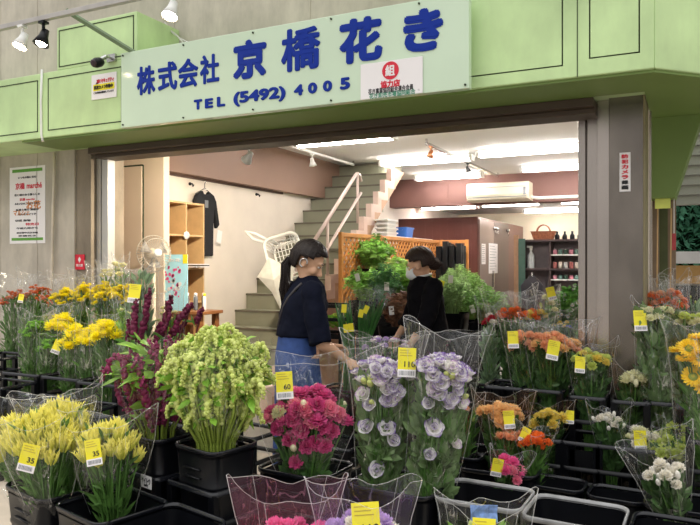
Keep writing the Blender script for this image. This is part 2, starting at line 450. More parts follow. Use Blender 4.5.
# ================================================================ the sign board
def px_rect(x0, y0, x1, y1, Y):
    """centre, width, height on the plane Y of a photo rectangle"""
    xm, ym = (x0 + x1) / 2, (y0 + y1) / 2
    c = atY(xm, ym, Y); t = (c.x ** 2 + c.y ** 2) ** .5
    dep = Y / (SN * (xm - 350) / FPX + CS)
    return c, atY(x1, ym, Y).x - atY(x0, ym, Y).x, (y1 - y0) * dep / FPX
YS = 3.58
sx0, sx1 = atY(121, 90, YS).x, atY(469, 50, YS).x
sz0, sz1 = 2.385, 2.905
sign = thing('shop_sign', 'long pale glossy sign board with large blue Japanese lettering on the green fascia', 'sign', ((sx0 + sx1) / 2, YS, sz0))
sl = sign.location.copy()
def rel(v, o): return Vector(v) - o.location
mb = MB(); box(mb, sx0 - sl.x, sx1 - sl.x, .0, .05, 0, sz1 - sz0); mb.build('sign_board', M_sign, sign, bevel=.004)
for x in [sx0 + .02, sx0 + .55, sx0 + 1.1, sx0 + 1.65, sx0 + 2.2, sx1 - .02]:
    for z in (.02, sz1 - sz0 - .02):
        mb = MB(); lathe(mb, [(.006, 0), (.006, .008)], 8); mb.build('screw', M_seam, sign, M=Matrix.Translation((x - sl.x, 0, z)) @ Matrix.Rotation(PI / 2, 4, 'X'))
for ch, r, b in [('株', (137, 65.5, 155, 94), .03), ('式', (158, 61.5, 177, 90), .03), ('会', (178, 58, 198, 87), .03), ('社', (200, 54, 219, 83), .03),
              ('京', (233, 39, 266, 78), .05), ('橋', (281, 27, 320, 70), .03), ('花', (339, 17, 382, 62), .05), ('き', (403, 8, 443, 51), .055),
              ('T', (194, 99, 202, 109), .05), ('E', (205, 98, 213, 107.5), .05), ('L', (217, 96, 225, 106), .05),
              ('(5492)', (233, 88.5, 285, 103.5), .045), ('4', (294, 84, 303, 95), .05), ('0', (308, 82, 317, 93), .05), ('0', (323, 80, 332, 91), .05), ('5', (340, 77, 350, 89), .05)]:
    c, ww, hh = px_rect(*r, YS - .003)
    text_on(ch, 'lettering', M_blue, sign, rel(c, sign), ww, hh, depth=.004, bold=b)
brk = MB(); a0, a1 = Vector(atY(66, 10, 3.3)), Vector((sx0 + .12, YS + .05, sz1 - .02))
for q in (0,):
    tube(brk, [rel(a0, sign), rel(a1, sign)], .018, 6)
brk.build('support_bar', pmat('grey_green_steel', (112, 132, 100), .5), sign)
# round guild sticker on the board
c, ww, hh = px_rect(360, 60, 422, 96, YS - .006)
notice = thing('guild_notice', 'white member shop notice with red round emblem stuck on the sign board', 'notice', c)
mb = MB(); box(mb, -ww / 2, ww / 2, -.002, .002, -hh / 2, hh / 2); mb.build('card', M_paper, notice, bevel=.001)
nc = c.copy()
def on_notice(s, r, mat, b=.03, n='lettering'):
    cc, w2, h2 = px_rect(*r, YS - .008); return text_on(s, n, mat, notice, cc - nc, w2, h2, depth=.002, bold=b)
cc, w2, h2 = px_rect(382, 61, 399, 79, YS - .0085)
mb = MB(); lathe(mb, [(h2 / 2, 0), (h2 / 2, .002)], 28); mb.build('emblem', M_red, notice, M=Matrix.Translation(cc - nc) @ Matrix.Rotation(PI / 2, 4, 'X'))
on_notice('組', (385.5, 64.5, 395, 75.5), M_paper)
notice.children[-1].location.y -= .004
on_notice('協力店', (380.5, 79.5, 400, 87), M_red, .05)
on_notice('花き事業協同組合連合会員', (368, 86, 413, 92), M_dkprint, .02)
on_notice('花き卸売市場協同組合', (369, 90.5, 415, 96), M_gprint, .02)
# cctv notice on fascia
c, ww, hh = px_rect(91.5, 73, 116.5, 98, 3.695)
cn = thing('camera_notice', 'small white and yellow camera warning sticker on the fascia left of the sign', 'sticker', c)
mb = MB(); box(mb, -ww / 2, ww / 2, -.002, .004, -hh / 2, hh / 2); mb.build('card', M_paper, cn, bevel=.001)
mb = MB(); box(mb, -ww * .42, ww * .42, -.004, -.002, -hh * .16, hh * .1); mb.build('yellow_strip', M_yel, cn)
text_on('24H セキュリティ', 'lettering', M_red, cn, (.015, -.004, hh * .22), ww * .68, hh * .17, bold=.03, depth=.002)
text_on('防犯カメラ作動中', 'lettering', M_dkprint, cn, (0, -.006, -hh * .03), ww * .74, hh * .16, bold=.02, depth=.002)
text_on('この付近は録画しています', 'lettering', M_dkprint, cn, (0, -.004, -hh * .24), ww * .8, hh * .08, depth=.002)
mb = MB(); prism(mb, [(-.08, .02), (-.055, .02), (-.045, .055), (-.06, .05)], -.004, -.002, 'y'); mb.build('mark', M_dkprint, cn)
# security camera
c = atY(98, 62, 3.58)
scam = thing('security_camera', 'small black dome security camera on the green fascia above the camera sticker', 'camera', c)
mb = MB(); lathe(mb, [(.0, -.042), (.024, -.038), (.034, -.018), (.036, .016), (.028, .04), (0, .045)], 20)
mb.build('housing', M_black, scam, True, M=Matrix.Rotation(R(112), 4, 'X') @ Matrix.Rotation(R(-12), 4, 'Y'))
mb = MB(); lathe(mb, [(.026, -.006), (.028, 0), (.02, .006), (0, .01)], 18)
mb.build('lens', pmat('lens_glass', (60, 46, 50), .08, .02), scam, True, M=Matrix.Translation((0.005, -.048, -.018)) @ Matrix.Rotation(R(112), 4, 'X'))
mb = MB(); tube(mb, [(0, .02, .03), (.01, .06, .06), (.02, .12, .06)], .012, 8); box(mb, -.02, .06, .10, .122, .03, .085); mb.build('bracket', M_metal, scam)

# poster on the concrete wall
c, ww, hh = px_rect(9.5, 166, 45, 243, 4.197)
po = thing('market_poster', 'white paper poster with green bands and red marché heading on the concrete wall', 'poster', c)
mb = MB(); box(mb, -ww / 2, ww / 2, -.001, .002, -hh / 2, hh / 2); mb.build('sheet', M_paper, po)
mb = MB(); box(mb, -ww * .42, ww * .42, -.003, -.001, hh * .43, hh * .47); mb.build('green_band', M_lgprint, po)
mb = MB(); box(mb, -ww * .44, ww * .44, -.003, -.001, -hh * .46, -hh * .425); mb.build('green_band', M_lgprint, po)
for s, x, z, a, b, m in [('いつもの街に花を', 0, .36, .5, .03, M_dkprint), ('京橋', -.2, .25, .26, .085, M_red), ('marché', .2, .25, .42, .075, M_red),
                         ('花と緑のある暮らしを', 0, .135, .72, .03, M_dkprint), ('京橋 marché', -.0, .075, .42, .036, M_red), ('みなさまのご来店をお待ち', 0, .02, .7, .03, M_dkprint),
                         ('お花', .18, .0, .4, .11, M_oprint), ('マルシェ', -.16, -.1, .46, .07, M_oprint), ('毎週土曜日 開催中', 0, -.06, .64, .028, M_dkprint), ('旬の花をどうぞ', 0, -.12, .5, .028, M_dkprint),
                         ('切花 鉢物', -.12, -.2, .44, .03, M_dkprint), ('特売日', .14, -.25, .36, .034, M_red), ('午前九時から', 0, -.3, .6, .026, M_dkprint), ('東京都中央区京橋', .0, -.36, .6, .022, M_dkprint), ('京橋花き', .0, -.4, .5, .022, M_dkprint)]:
    text_on(s, 'lettering', m, po, (x * ww, -.002, z * hh), a * ww, b * hh, depth=.0015, bold=.02)
# red extinguisher sign low on the concrete return
for k, (x0, x1) in enumerate([(75, 84.5)]):
    c, ww, hh = px_rect(x0, 254, x1, 269, 4.21)
    rs = thing('fire_point_sign', 'small square red sign with white mark low beside the shutter guide', 'sign', c)
    mb = MB(); box(mb, -ww / 2, ww / 2, -.002, .004, -hh / 2, hh / 2); mb.build('plate', M_red, rs)
    mb = MB(); prism(mb, [(-.018, .02), (0, -.005), (.018, .02), (0, .045)], -.004, -.002, 'y'); mb.build('mark', M_paper, rs)
    text_on('消火器', 'lettering', M_paper, rs, (0, -.003, -hh * .22), ww * .7, hh * .18, bold=.02, depth=.002)
# conduit pipe on the concrete wall
mb = MB(); q = [atY(54.5, 152, 4.17), atY(54, 185, 4.17), atY(53, 205, 4.17), atY(53, 214, 4.17), atY(51.5, 300, 4.17), atY(51, 345, 4.17)]
tube(mb, q, .012, 8)
tag(mb.build('conduit_pipe', pmat('dirty_cream_pipe', (214, 204, 186), .6), smooth=True), 'thin vertical cream conduit pipe running down the concrete wall beside the poster', 'pipe')
mb = MB(); q = [atY(42, 69, 3.691), atY(41, 100, 3.691), atY(41.5, 135, 3.691), atY(43, 141, 3.691)]
tube(mb, q, .009, 8)
tag(mb.build('white_cable', M_white, smooth=True), 'white vertical cable down the front of the green fascia at left', 'cable')
mb = MB(); q = [atY(165, 22, 4.12), atY(172, 32, 4.05), atY(180, 38, 3.95), atY(186, 41, 3.72), atY(190, 43, 3.66)]
tube(mb, q, .006, 6)
q = [atY(168, 28, 4.12), atY(176, 34, 4.0), atY(184, 43, 3.72), atY(186, 45, 3.66)]
tube(mb, q, .005, 6)
tag(mb.build('loose_wiring', pmat('pale_wire', (190, 190, 180), .5), smooth=True), 'loose thin wires running over the fascia behind the sign top', 'cable')
# pillar sticker
c, ww, hh = px_rect(619.5, 152, 630.5, 191, 4.255)
ps = thing('pillar_sticker', 'narrow vertical white sticker with red Japanese letters on the steel column', 'sticker', c)
mb = MB(); box(mb, -ww / 2, ww / 2, -.001, .003, -hh / 2, hh / 2); mb.build('card', M_paper, ps)
for k, chx in enumerate('防犯カメラ録画'):
    text_on(chx, 'lettering', M_red if k < 5 else M_dkprint, ps, (0, -.002, hh * (.40 - k * .133)), ww * .62, hh * .105, bold=.05, depth=.002)

# ================================================================ light rails and lamps
def rail(name, label, p0, p1, col):
    p0, p1 = Vector(p0), Vector(p1); o = thing(name, label, 'light rail', p0)
    d = p1 - p0; mb = MB()
    if abs(d.x) > abs(d.y): box(mb, 0, d.x, -.018, .018, -.012, .02)
    else: box(mb, -.018, .018, 0, d.y, -.012, .02)
    mb.build('track', col, o, bevel=.003)
    mb = MB()
    n = max(2, int(d.length / 1.2))
    for k in range(n + 1):
        q = d * (k / n); box(mb, q.x - .01, q.x + .01, q.y - .01, q.y + .01, .02, .06 if p0.z < 3 else .5)
    mb.build('hanger', M_metal, o)
    return o
rail('outdoor_light_rail', 'grey lighting rail hung above the green fascia at top left', (-6.0, 3.2, 3.07), (-1.3, 3.2, 3.07), pmat('rail_grey', (176, 172, 168), .4))
rail('ceiling_light_rail', 'white lighting rail on the shop ceiling in front of the stairs', (-4.25, 5.9, 2.84), (-4.25, 8.8, 2.84), M_white)
rail('ceiling_light_rail', 'grey lighting rail on the shop ceiling in front of the air conditioner', (-2.72, 7.6, 2.84), (-2.72, 11.0, 2.84), M_metal)
def spot(label, loc, aim, lit, body, s=1.0, low=None):
    """track spotlight hanging at loc, pointing along aim"""
    o = thing('spot_lamp', label, 'spotlight', loc)
    dz = -.08 * s if low is None else low - .08 * s - loc[2]
    mb = MB(); tube(mb, [(0, 0, .0), (0, 0, dz + .01 * s)], .009 * s, 8); box(mb, -.02 * s, .02 * s, -.02 * s, .02 * s, -.012, .004); mb.build('stem', body, o)
    a = Vector(aim).normalized()
    q = Vector((0, 0, 1)).rotation_difference(a).to_matrix().to_4x4()
    T = Matrix.Translation((0, 0, dz)) @ q
    mb = MB(); lathe(mb, [(0, -.045 * s), (.02 * s, -.04 * s), (.026 * s, 0), (.045 * s, .05 * s), (.041 * s, .05 * s), (.022 * s, 0), (0, -.0 * s)], 18)
    mb.build('lamp_shade', body, o, True, M=T)
    mb = MB(); ball(mb, (0, 0, .03 * s), .032 * s, 14, 10); mb.build('bulb', M_warm if lit else M_white, o, True, M=T)
    if lit:
        l = bpy.data.lights.new('spot_glow', 'SPOT'); l.energy = 130 if lit is True else lit; l.color = (1, .86, .66); l.spot_size = R(120); l.spot_blend = .8; l.shadow_soft_size = .03
        lo = bpy.data.objects.new('spot_glow', l); COL.objects.link(lo); lo.parent = o
        lo.location = Vector((0, 0, dz)) + a * .075 * s
        lo.rotation_euler = Vector((0, 0, -1)).rotation_difference(a).to_euler()
    return o
def on_rail(px, Y, z): u = (px - 350) / FPX; t = Y / (SN * u + CS); return Vector((t * (CS * u - SN), Y, z))
spot('white lit spotlight, left of the two on the outdoor rail', on_rail(22.5, 3.2, 3.055), (-.1, -.4, -1), 45, M_white, 1.15)
spot('black lit spotlight, right of the two on the outdoor rail', on_rail(43.5, 3.2, 3.05), (-.1, -.3, -1), 45, M_black, 1.2)
spot('lit spotlight above the left part of the sign at the top edge', on_rail(172, 3.2, 3.055), (.0, -.4, -1), 45, M_white, 1.15)
sp_ = atY(249, 156, 4.5); spot('small lit warm spotlight on a long stem just inside the shop opening', (sp_.x, sp_.y, 2.9), (-.8, .35, -.6), 165, M_white, 1.0, sp_.z + .08)
spot('unlit white spotlight on the ceiling rail in front of the stairs', (-4.25, 7.6, 2.82), (.2, .0, -1), False, M_white, 1.1)
spot('small copper spotlight at the near end of the grey ceiling rail', (-2.72, 7.75, 2.83), (-.3, -.1, -1), False, pmat('copper', (200, 130, 90), .3, metal=.6))
spot('small dark hook spotlight midway along the grey ceiling rail', (-2.72, 9.3, 2.83), (.3, .2, -1), False, M_blackm, .9)

def tube_lamp(label, x0, x1, Y, z, group):
    o = thing('fluorescent_lamp', label, 'ceiling lamp', ((x0 + x1) / 2, Y, z), group=group)
    w = (x1 - x0) / 2
    mb = MB(); prism(mb, [(-.10, .0), (-.04, -.045), (.04, -.045), (.10, 0), (.10, .015), (-.10, .015)], -w, w); mb.build('fitting', M_reflect, o)
    for y in (-.055, .055):
        mb = MB(); tube(mb, [(-w + .03, y, -.055), (w - .03, y, -.055)], .019, 10); mb.build('tube', M_tube, o, True)
    mb = MB()
    for s in (-1, 1): box(mb, s * w - .02, s * w + .02, -.075, .075, -.08, 0)
    mb.build('end_cap', M_reflect, o)
    return o
g = 'twin tube lamps on the shop ceiling'
for lab, xa, xb, Y, z in [('long lit fluorescent lamp nearest the shutter on the left', -4.1, -2.88, 7.0, 2.885), ('lit fluorescent lamp nearest the shutter on the right', -2.45, -1.2, 6.7, 2.885),
                      ('lit fluorescent lamp over the stair side, second row', -3.85, -2.55, 8.9, 2.885), ('lit fluorescent lamp in the second row nearest the column', -2.4, -1.05, 8.7, 2.885),
                      ('lit fluorescent lamp over the lattice, third row', -4.0, -2.9, 10.7, 2.885), ('lit fluorescent lamp before the air conditioner, third row', -2.2, -.9, 10.4, 2.885),
                      ('small lit fluorescent lamp at the back left above the blue tub', -4.6, -3.5, 12.6, 2.545), ('small lit fluorescent lamp at the back below the air conditioner', -3.35, -2.3, 12.4, 2.545),
                      ('small lit fluorescent lamp at the back right above the shelves', -1.95, -.8, 12.4, 2.545), ('farthest small lit fluorescent lamp near the back wall', -3.0, -1.9, 14.4, 2.545)]:
    tube_lamp(lab, xa, xb, Y, z, g)

# air conditioner
ac = thing('air_conditioner', 'long cream wall air conditioner on the brown beam above the grey door', 'air conditioner', (-2.7, 11.0, 2.44))
mb = MB(); prism(mb, [(-.0, .0), (-.12, .02), (-.15, .1), (-.15, .24), (-.1, .29), (.2, .29), (.2, 0)], -.5, .5); mb.build('casing', pmat('cream_casing', (236, 228, 206), .4, .03), ac, bevel=.006)
mb = MB(); box(mb, -.47, .47, -.156, -.15, .05, .06); box(mb, -.47, .47, -.156, -.15, .21, .216); box(mb, .42, .46, -.156, -.15, .08, .2); mb.build('louvre', M_grprint, ac)
mb = MB(); tube(mb, [(.5, .05, .05), (.62, .05, .03), (.75, .05, .03), (1.4, .05, .03)], .025, 8); mb.build('pipe', M_white, ac, True)

# ================================================================ furniture in the shop
def board(mb, *a): box(mb, *a)
cub = thing('cube_shelf', 'open wooden cube shelf with brown back panels beside the inner wall', 'shelf', (-4.44, 5.11, 0), PI / 2)
W2, H2, D2 = .56, 2.05, .24
for x in (0, .27, W2 - .018):
    mb = MB(); box(mb, x, x + .018, 0, D2, 0, H2); mb.build('upright', M_wood, cub)
for z in (.02, .36, .70, 1.04, 1.38, 1.71, H2 - .018):
    for x0, x1 in ((.018, .27), (.288, W2 - .018)):
        mb = MB(); box(mb, x0, x1, .002, D2 - .01, z, z + .018); mb.build('shelf_board', M_wood, cub)
mb = MB(); box(mb, .0, W2, D2 - .01, D2, 0, H2); mb.build('back_panel', M_woodd, cub)
c = Vector((-4.442, 5.38, 1.72))
ck = thing('round_clock', 'small round white clock clipped on the cube shelf crossing', 'clock', c)
mb = MB(); lathe(mb, [(.036, 0), (.04, .008), (.036, .018), (0, .018)], 20); mb.build('case', M_white, ck, True, M=Matrix.Rotation(PI / 2, 4, 'Y'))
mb = MB(); box(mb, .018, .02, -.002, .002, 0, .025); box(mb, .018, .02, 0, .018, -.002, .002); mb.build('hand', M_grprint, ck)
c = atY(213, 268, 5.5)
bk = thing('magazine_stack', 'thin stack of magazines jutting from the cube shelf', 'magazines', (-4.46, 5.52, 1.402))
for k in range(3):
    mb = MB(); box(mb, -.10, .13, -.1, .09, k * .012, k * .012 + .01); mb.build('magazine', [M_paper, M_dkprint, M_paper][k], bk, M=Matrix.Rotation(R(k * 7 - 5), 4, 'Z'))

# tee shirt on hanger on the left wall (plane X = -4.7)
sh = thing('black_tee_shirt', 'black tee shirt on a wire hanger on the inner plaster wall', 'shirt', (-4.655, 5.95, 1.52))
def shirt_half(mb, x, s):
    prof = [(0, -.245 * 1), (0, 0)]
outl = [(-.20, 0), (.20, .0), (.21, .40), (.235, .50), (.30, .30), (.385, .345), (.29, .60), (.22, .665), (.09, .70), (.05, .665), (-.05, .665), (-.09, .70), (-.22, .665), (-.29, .60), (-.385, .345), (-.30, .30), (-.235, .50), (-.21, .40)]
outl = [(y * .62, z) for y, z in outl]
mb = MB(); prism(mb, outl, -.02, .025)
so = mb.build('shirt_body', pmat('black_cotton', (30, 30, 34), .9, .2, 12), sh, bevel=.012)
mb = MB(); prism(mb, [(y * .30 / .62 * .62, z) for y, z in [(-.09, .52), (.09, .52), (.1, .60), (-.1, .60)]], .025, .027); mb.build('chest_print', M_grprint, sh)
mb = MB(); tube(mb, [(0, -.16, .66), (0, 0, .73), (0, .16, .66)], .005, 6); tube(mb, [(0, 0, .73), (0, .0, .78), (.0, .02, .80), (0, 0, .82), (0, -.015, .805)], .004, 6); mb.build('hanger', M_metal, sh, True)
mb = MB(); box(mb, .028, .032, .13, .22, .18, .32); mb.build('paper_slip', M_paper, sh, M=Matrix.Rotation(R(-10), 4, 'X'))
for i, yy in enumerate((5.75, 7.0)):
    hk = MB(); tube(hk, [(-4.7, yy, 2.28), (-4.66, yy, 2.28), (-4.65, yy, 2.25), (-4.64, yy, 2.27)], .008, 6); ball(hk, (-4.69, yy, 2.28), .018, 8, 6)
    tag(hk.build('wall_hook', M_blackm, smooth=True), ['small hook on the plaster wall to the left of the hanging tee shirt', 'small dark hook high on the plaster wall between the shirt and the stairs'][i], 'hook')

# fan
f0 = atY(154, 253, 4.75)
fan = thing('pedestal_fan', 'cream pedestal fan with round wire guard before the beige panel', 'fan', (f0.x, f0.y, 0))
fz = f0.z
mb = MB(); lathe(mb, [(.17, 0), (.17, .02), (.05, .04), (.018, .06), (.014, fz - .05)], 20); mb.build('stand', pmat('cream_fan', (222, 206, 182), .4), fan, True)
F = Matrix.Translation((0, 0, fz)) @ Matrix.Rotation(R(62), 4, 'Z') @ Matrix.Rotation(R(-90), 4, 'Y') @ Matrix.Rotation(PI, 4, 'X')
F = Matrix.Translation((0, 0, fz)) @ Matrix.Rotation(R(-22), 4, 'Z') @ Matrix.Rotation(R(86), 4, 'Y')
mb = MB(); lathe(mb, [(0, -.14), (.04, -.135), (.055, -.08), (.05, -.03), (.02, 0)], 16); mb.build('motor_housing', MATS['cream_fan'], fan, True, M=F)
mb = MB()
for k in range(36):
    a = 2 * PI * k / 36; ca, sa = math.cos(a), math.sin(a)
    tube(mb, [(.03 * ca, .03 * sa, .075), (.10 * ca, .10 * sa, .068), (.155 * ca, .155 * sa, .03), (.162 * ca, .162 * sa, 0), (.14 * ca, .14 * sa, -.035), (.05 * ca, .05 * sa, -.05)], .002, 4, caps=False)
for r_, z in ((.163, 0), (.13, .052)):
    tube(mb, [(r_ * math.cos(2 * PI * k / 36), r_ * math.sin(2 * PI * k / 36), z) for k in range(37)], .003, 5)
mb.build('wire_guard', pmat('grey_wire', (176, 170, 160), .5), fan, True, M=F)
mb = MB(); lathe(mb, [(.035, .07), (.035, .082), (0, .086)], 16); mb.build('badge', M_white, fan, True, M=F)
for k in range(3):
    mb = MB(); vs = []; 
    for i in range(6):
        rr = .03 + .11 * i / 5
        for s in (-1, 1): 
            aa = s * (.35 + .1 * i / 5); vs.append((rr * math.cos(aa), rr * math.sin(aa), s * .014))
    mb.add(vs, [(2 * i, 2 * i + 1, 2 * i + 3, 2 * i + 2) for i in range(5)])
    bo = mb.build('blade', pmat('smoky_blade', (150, 146, 142), .6), fan, True, M=F @ Matrix.Rotation(2 * PI * k / 3, 4, 'Z'))
    sd = bo.modifiers.new('s', 'SOLIDIFY'); sd.thickness = .003

# table with blue poster and pens
tb = thing('wooden_table', 'brown wooden table under the blue poster beside the cube shelf', 'table', (-4.07, 5.22, 0))
tz = 1.0
tx1 = atY(222, 303, 5.3).x + 4.07
mb = MB(); box(mb, -.3, tx1, -.22, .1, tz - .03, tz); mb.build('tabletop', pmat('warm_brown_wood', (150, 98, 58), .4, .1, 8), tb, bevel=.004)
for x in (-.27, tx1 - .09):
    for y in (-.2, .04):
        mb = MB(); box(mb, x, x + .05, y, y + .05, 0, tz - .03); mb.build('leg', MATS['warm_brown_wood'], tb)
mb = MB(); box(mb, -.27, tx1 - .06, -.21, -.19, tz - .12, tz - .03); mb.build('apron', MATS['warm_brown_wood'], tb)
c, ww, hh = px_rect(163, 254, 186, 300, 5.0)
pp = thing('blue_poster', 'light blue poster with pink and red flower print leaning at the wooden table', 'poster', (c.x, 5.02, tz))
hh = c.z + hh / 2 - tz
mb = MB(); box(mb, -ww / 2, ww / 2, 0, .006, 0, hh); mb.build('sheet', pmat('sky_blue_print', (176, 230, 246), .5, .04), pp)
mb = MB(); box(mb, ww * .3, ww / 2, -.002, 0, hh * .84, hh); mb.build('yellow_corner', M_yel, pp)
mb = MB(); r2 = random.Random(3)
for k in range(26):
    x, z = r2.uniform(-ww * .46, ww * .2), r2.uniform(hh * .2, hh * .78); s = r2.uniform(.008, .018)
    lathe(mb, [(s, 0), (s, .001)], 8, M=Matrix.Translation((x, -.001, z)) @ Matrix.Rotation(PI / 2, 4, 'X'))
mb.build('flower_print', M_pinkp, pp)
mb = MB()
for k in range(14):
    x, z = r2.uniform(-ww * .46, ww * .2), r2.uniform(hh * .25, hh * .7); s = r2.uniform(.008, .02)
    lathe(mb, [(s, 0), (s, .001)], 8, M=Matrix.Translation((x, -.002, z)) @ Matrix.Rotation(PI / 2, 4, 'X'))
mb.build('flower_print', M_paper, pp)
text_on('お花', 'lettering', M_paper, pp, (-.01, -.002, hh * .9), ww * .5, hh * .06, bold=.03, depth=.001)
for k in range(5):
    px = 189 + k * 4.2
    c = atY(px, 300, 5.2)
    o = thing('spray_can', ['pale grey spray can beside the blue poster, nearest it', 'second spray can to the right of the blue poster', 'middle spray can on the wooden table', 'fourth spray can from the blue poster, with a dark body', 'spray can at the table corner with yellow cap'][k], 'can', (c.x, 5.18 + (k % 2) * .05, tz), group='spray cans on the wooden table')
    mb = MB(); lathe(mb, [(.017, 0), (.018, .005), (.018, .12), (.012, .135)], 14); mb.build('can_body', [M_grprint, M_paper, M_grprint, M_dkprint, M_paper][k], o, True)
    mb = MB(); lathe(mb, [(.012, .135), (.013, .136), (.013, .16), (0, .162)], 12); mb.build('cap', [M_paper, M_paper, M_paper, M_paper, M_yel][k], o, True)

# stair handrail
hr = thing('stair_handrail', 'pink grey tubular handrail on the stair side above the first woman', 'handrail', (SX1 + .035, 7.0, 0))
mb = MB()
XR = SX1 + .035
def xr(px, py):
    u = (px - 350) / FPX; t = XR / (CS * u - SN); p = at(px, py, t); return (p.x - XR, p.y - 7.0, p.z)
a, b = xr(312, 243), xr(355, 171)
sl_ = (b[2] - a[2]) / (b[1] - a[1])
sl_ = RI / GO
def rl(y, h): return (0, y - 7.0, (y - Y0) * sl_ + h)
mb = MB(); tube(mb, [rl(5.9, .74), rl(7.72, .74), (0, .80, rl(7.72, .74)[2]), (0, .85, rl(7.72, .74)[2] - .08)], .022, 10); mb.build('top_rail', M_rail, hr, True)
mb = MB(); tube(mb, [rl(5.9, .41), rl(7.85, .41)], .018, 10); mb.build('lower_rail', M_rail, hr, True)
for y in (6.0, 6.95, 7.75):
    mb = MB(); tube(mb, [rl(y, .0 + .1), rl(y, .74)], .017, 8); mb.build('post', M_rail, hr, True)

# lattice screens
def lattice(label, p0, p1, z0, z1):
    p0, p1 = Vector(p0), Vector(p1); d = p1 - p0; Lh = d.length
    o = thing('lattice_screen', label, 'lattice', (p0.x, p0.y, 0), math.atan2(d.y, d.x))
    t = .045
    mb = MB(); box(mb, 0, Lh, -.02, .02, z1 - t, z1); box(mb, 0, Lh, -.02, .02, z0, z0 + t); mb.build('rail', M_lat, o, bevel=.003)
    n = max(1, round(Lh / .9))
    for k in range(n + 1):
        x = Lh * k / n
        mb = MB(); box(mb, x - t / 2, x + t / 2, -.022, .022, 0, z1 + .005); mb.build('post', M_lat, o, bevel=.003)
    mb = MB(); H = z1 - z0 - 2 * t; s = .10
    for sg, yo in ((1, -.006), (-1, .006)):
        x = -H
        while x < Lh:
            a0, a1 = x, x + H
            lo, hi = max(a0, 0), min(a1, Lh)
            if hi - lo > .03:
                za, zb = (lo - a0), (hi - a0)
                if sg < 0: za, zb = H - za, H - zb
                A = Vector((lo, yo, z0 + t + za)); B = Vector((hi, yo, z0 + t + zb))
                dd = (B - A).normalized(); nn = Vector((-dd.z, 0, dd.x)) * .014; yy = Vector((0, .005, 0))
                vs = [A - nn - yy, A + nn - yy, B + nn - yy, B - nn - yy, A - nn + yy, A + nn + yy, B + nn + yy, B - nn + yy]
                mb.add(vs, [(0, 1, 2, 3), (7, 6, 5, 4), (0, 4, 5, 1), (1, 5, 6, 2), (2, 6, 7, 3), (3, 7, 4, 0)])
            x += s
    mb.build('lattice_panel', M_lat, o)
    return o
la = at(341, 232, 7.6); lb = at(438, 239, 10.3)
ZL = la.z
lattice('orange wooden lattice screen running back behind the leafy plants', (la.x, la.y, 0), (lb.x, lb.y, 0), .35, ZL)
la2 = at(356, 232, 7.55)
lb2 = Vector((atY(467, 240, lb.y).x, lb.y, 0))
lattice('short orange lattice screen holding black crates at the far end', (lb.x + .06, lb.y, 0), lb2, .35, ZL)
# near end panel of the lattice, facing the street
e1 = at(355, 232, 7.62)
# things standing on a narrow ledge behind the lattice: storage rack
rk = thing('wire_rack', 'low metal rack behind the lattice carrying tubs', 'rack', (-3.545, 9.0, 0))
mb = MB(); box(mb, -.1, .1, -.9, .9, 1.78, 1.8); mb.build('shelf_board', M_white, rk)
for x in (-.088, .088):
    for y in (-.88, .88):
        mb = MB(); box(mb, x - .012, x + .012, y - .012, y + .012, 0, 1.8); mb.build('leg', M_metal, rk)
def tub(label, c, w, d, h, mat):
    o = thing('storage_tub', label, 'tub', c)
    mb = MB(); loft(mb, [rrect(w * .85, d * .85, .02, 0), rrect(w, d, .02, h), rrect(w * 1.06, d * 1.06, .02, h), rrect(w * 1.06, d * 1.06, .02, h - .02)], True, False); 
    loft(mb, [rrect(w * 1.06, d * 1.06, .02, h), rrect(w * .96, d * .96, .02, h), rrect(w * .82, d * .82, .02, .01)], False, True)
    mb.build('tub_body', mat, o)
    mb = MB(); box(mb, -w * .2, w * .2, -d / 2 - .02, -d / 2, h * .7, h * .8); mb.build('handle', mat, o)
tub('blue plastic tub on the rack behind the lattice', (-3.545, 9.0, 1.8), .17, .30, .14, pmat('blue_plastic', (52, 104, 186), .35))
for k in range(4):
    tub(['lowest white tray of the stack behind the lattice', 'second white tray of the stack behind the lattice', 'third white tray of the stack behind the lattice', 'topmost white tray of the stack behind the lattice'][k], (-3.545, 8.35, 1.8 + k * .055), .18, .36, .05, M_white)

# cooler, door, back shelves
ckx = -3.215
mb = MB(); box(mb, -4.69, ckx, 11.6, 15.28, 0, 2.24)
for k in range(11):
    x = -4.6 + k * .14; box(mb, x, x + .006, 11.596, 11.6, 0, 2.24)
cool = thing('cold_room', 'dark red brown panelled cold room behind the lattice', 'cold room', (-3.9, 11.6, 0))
for q in range(len(mb.v)): mb.v[q] = (mb.v[q][0] + 3.9, mb.v[q][1] - 11.6, mb.v[q][2])
mb.build('panelling', M_brown, cool, bevel=.003)
mb = MB(); box(mb, ckx + 3.9, ckx + 3.93, .02, 1.0, .05, 2.2); dr = mb.build('door', M_lock, cool, bevel=.004)
mb = MB(); box(mb, ckx + 3.93, ckx + 3.97, .85, .88, 1.0, 1.3); mb.build('handle', M_metal, dr)
mb = MB(); box(mb, ckx + 3.9, ckx + 3.925, 1.03, 2.2, .05, 2.2); dr2 = mb.build('door', pmat('dark_brown_metal', (84, 62, 62), .35, .08, 2, 0, .3), cool, bevel=.004)
for k, (ya, yb, za, zb) in enumerate([(11.72, 11.98, 1.42, 1.78), (12.2, 12.85, 1.25, 1.8)]):
    o = thing('paper_notice', ['small white paper taped on the grey cold room door', 'large written white sheet taped on the grey cold room door'][k], 'notice', (ckx + .034, (ya + yb) / 2, (za + zb) / 2))
    hy, hz = (yb - ya) / 2, (zb - za) / 2
    mb = MB(); box(mb, -.001, .002, -hy, hy, -hz, hz); mb.build('sheet', M_paper, o)
    mb = MB()
    for i in range(9): box(mb, .002, .003, -hy * .8, hy * (.3 + .5 * ((i * 7) % 5) / 5), hz * (.8 - i * .19), hz * (.8 - i * .19) + .008)
    mb.build('writing', M_grprint, o)
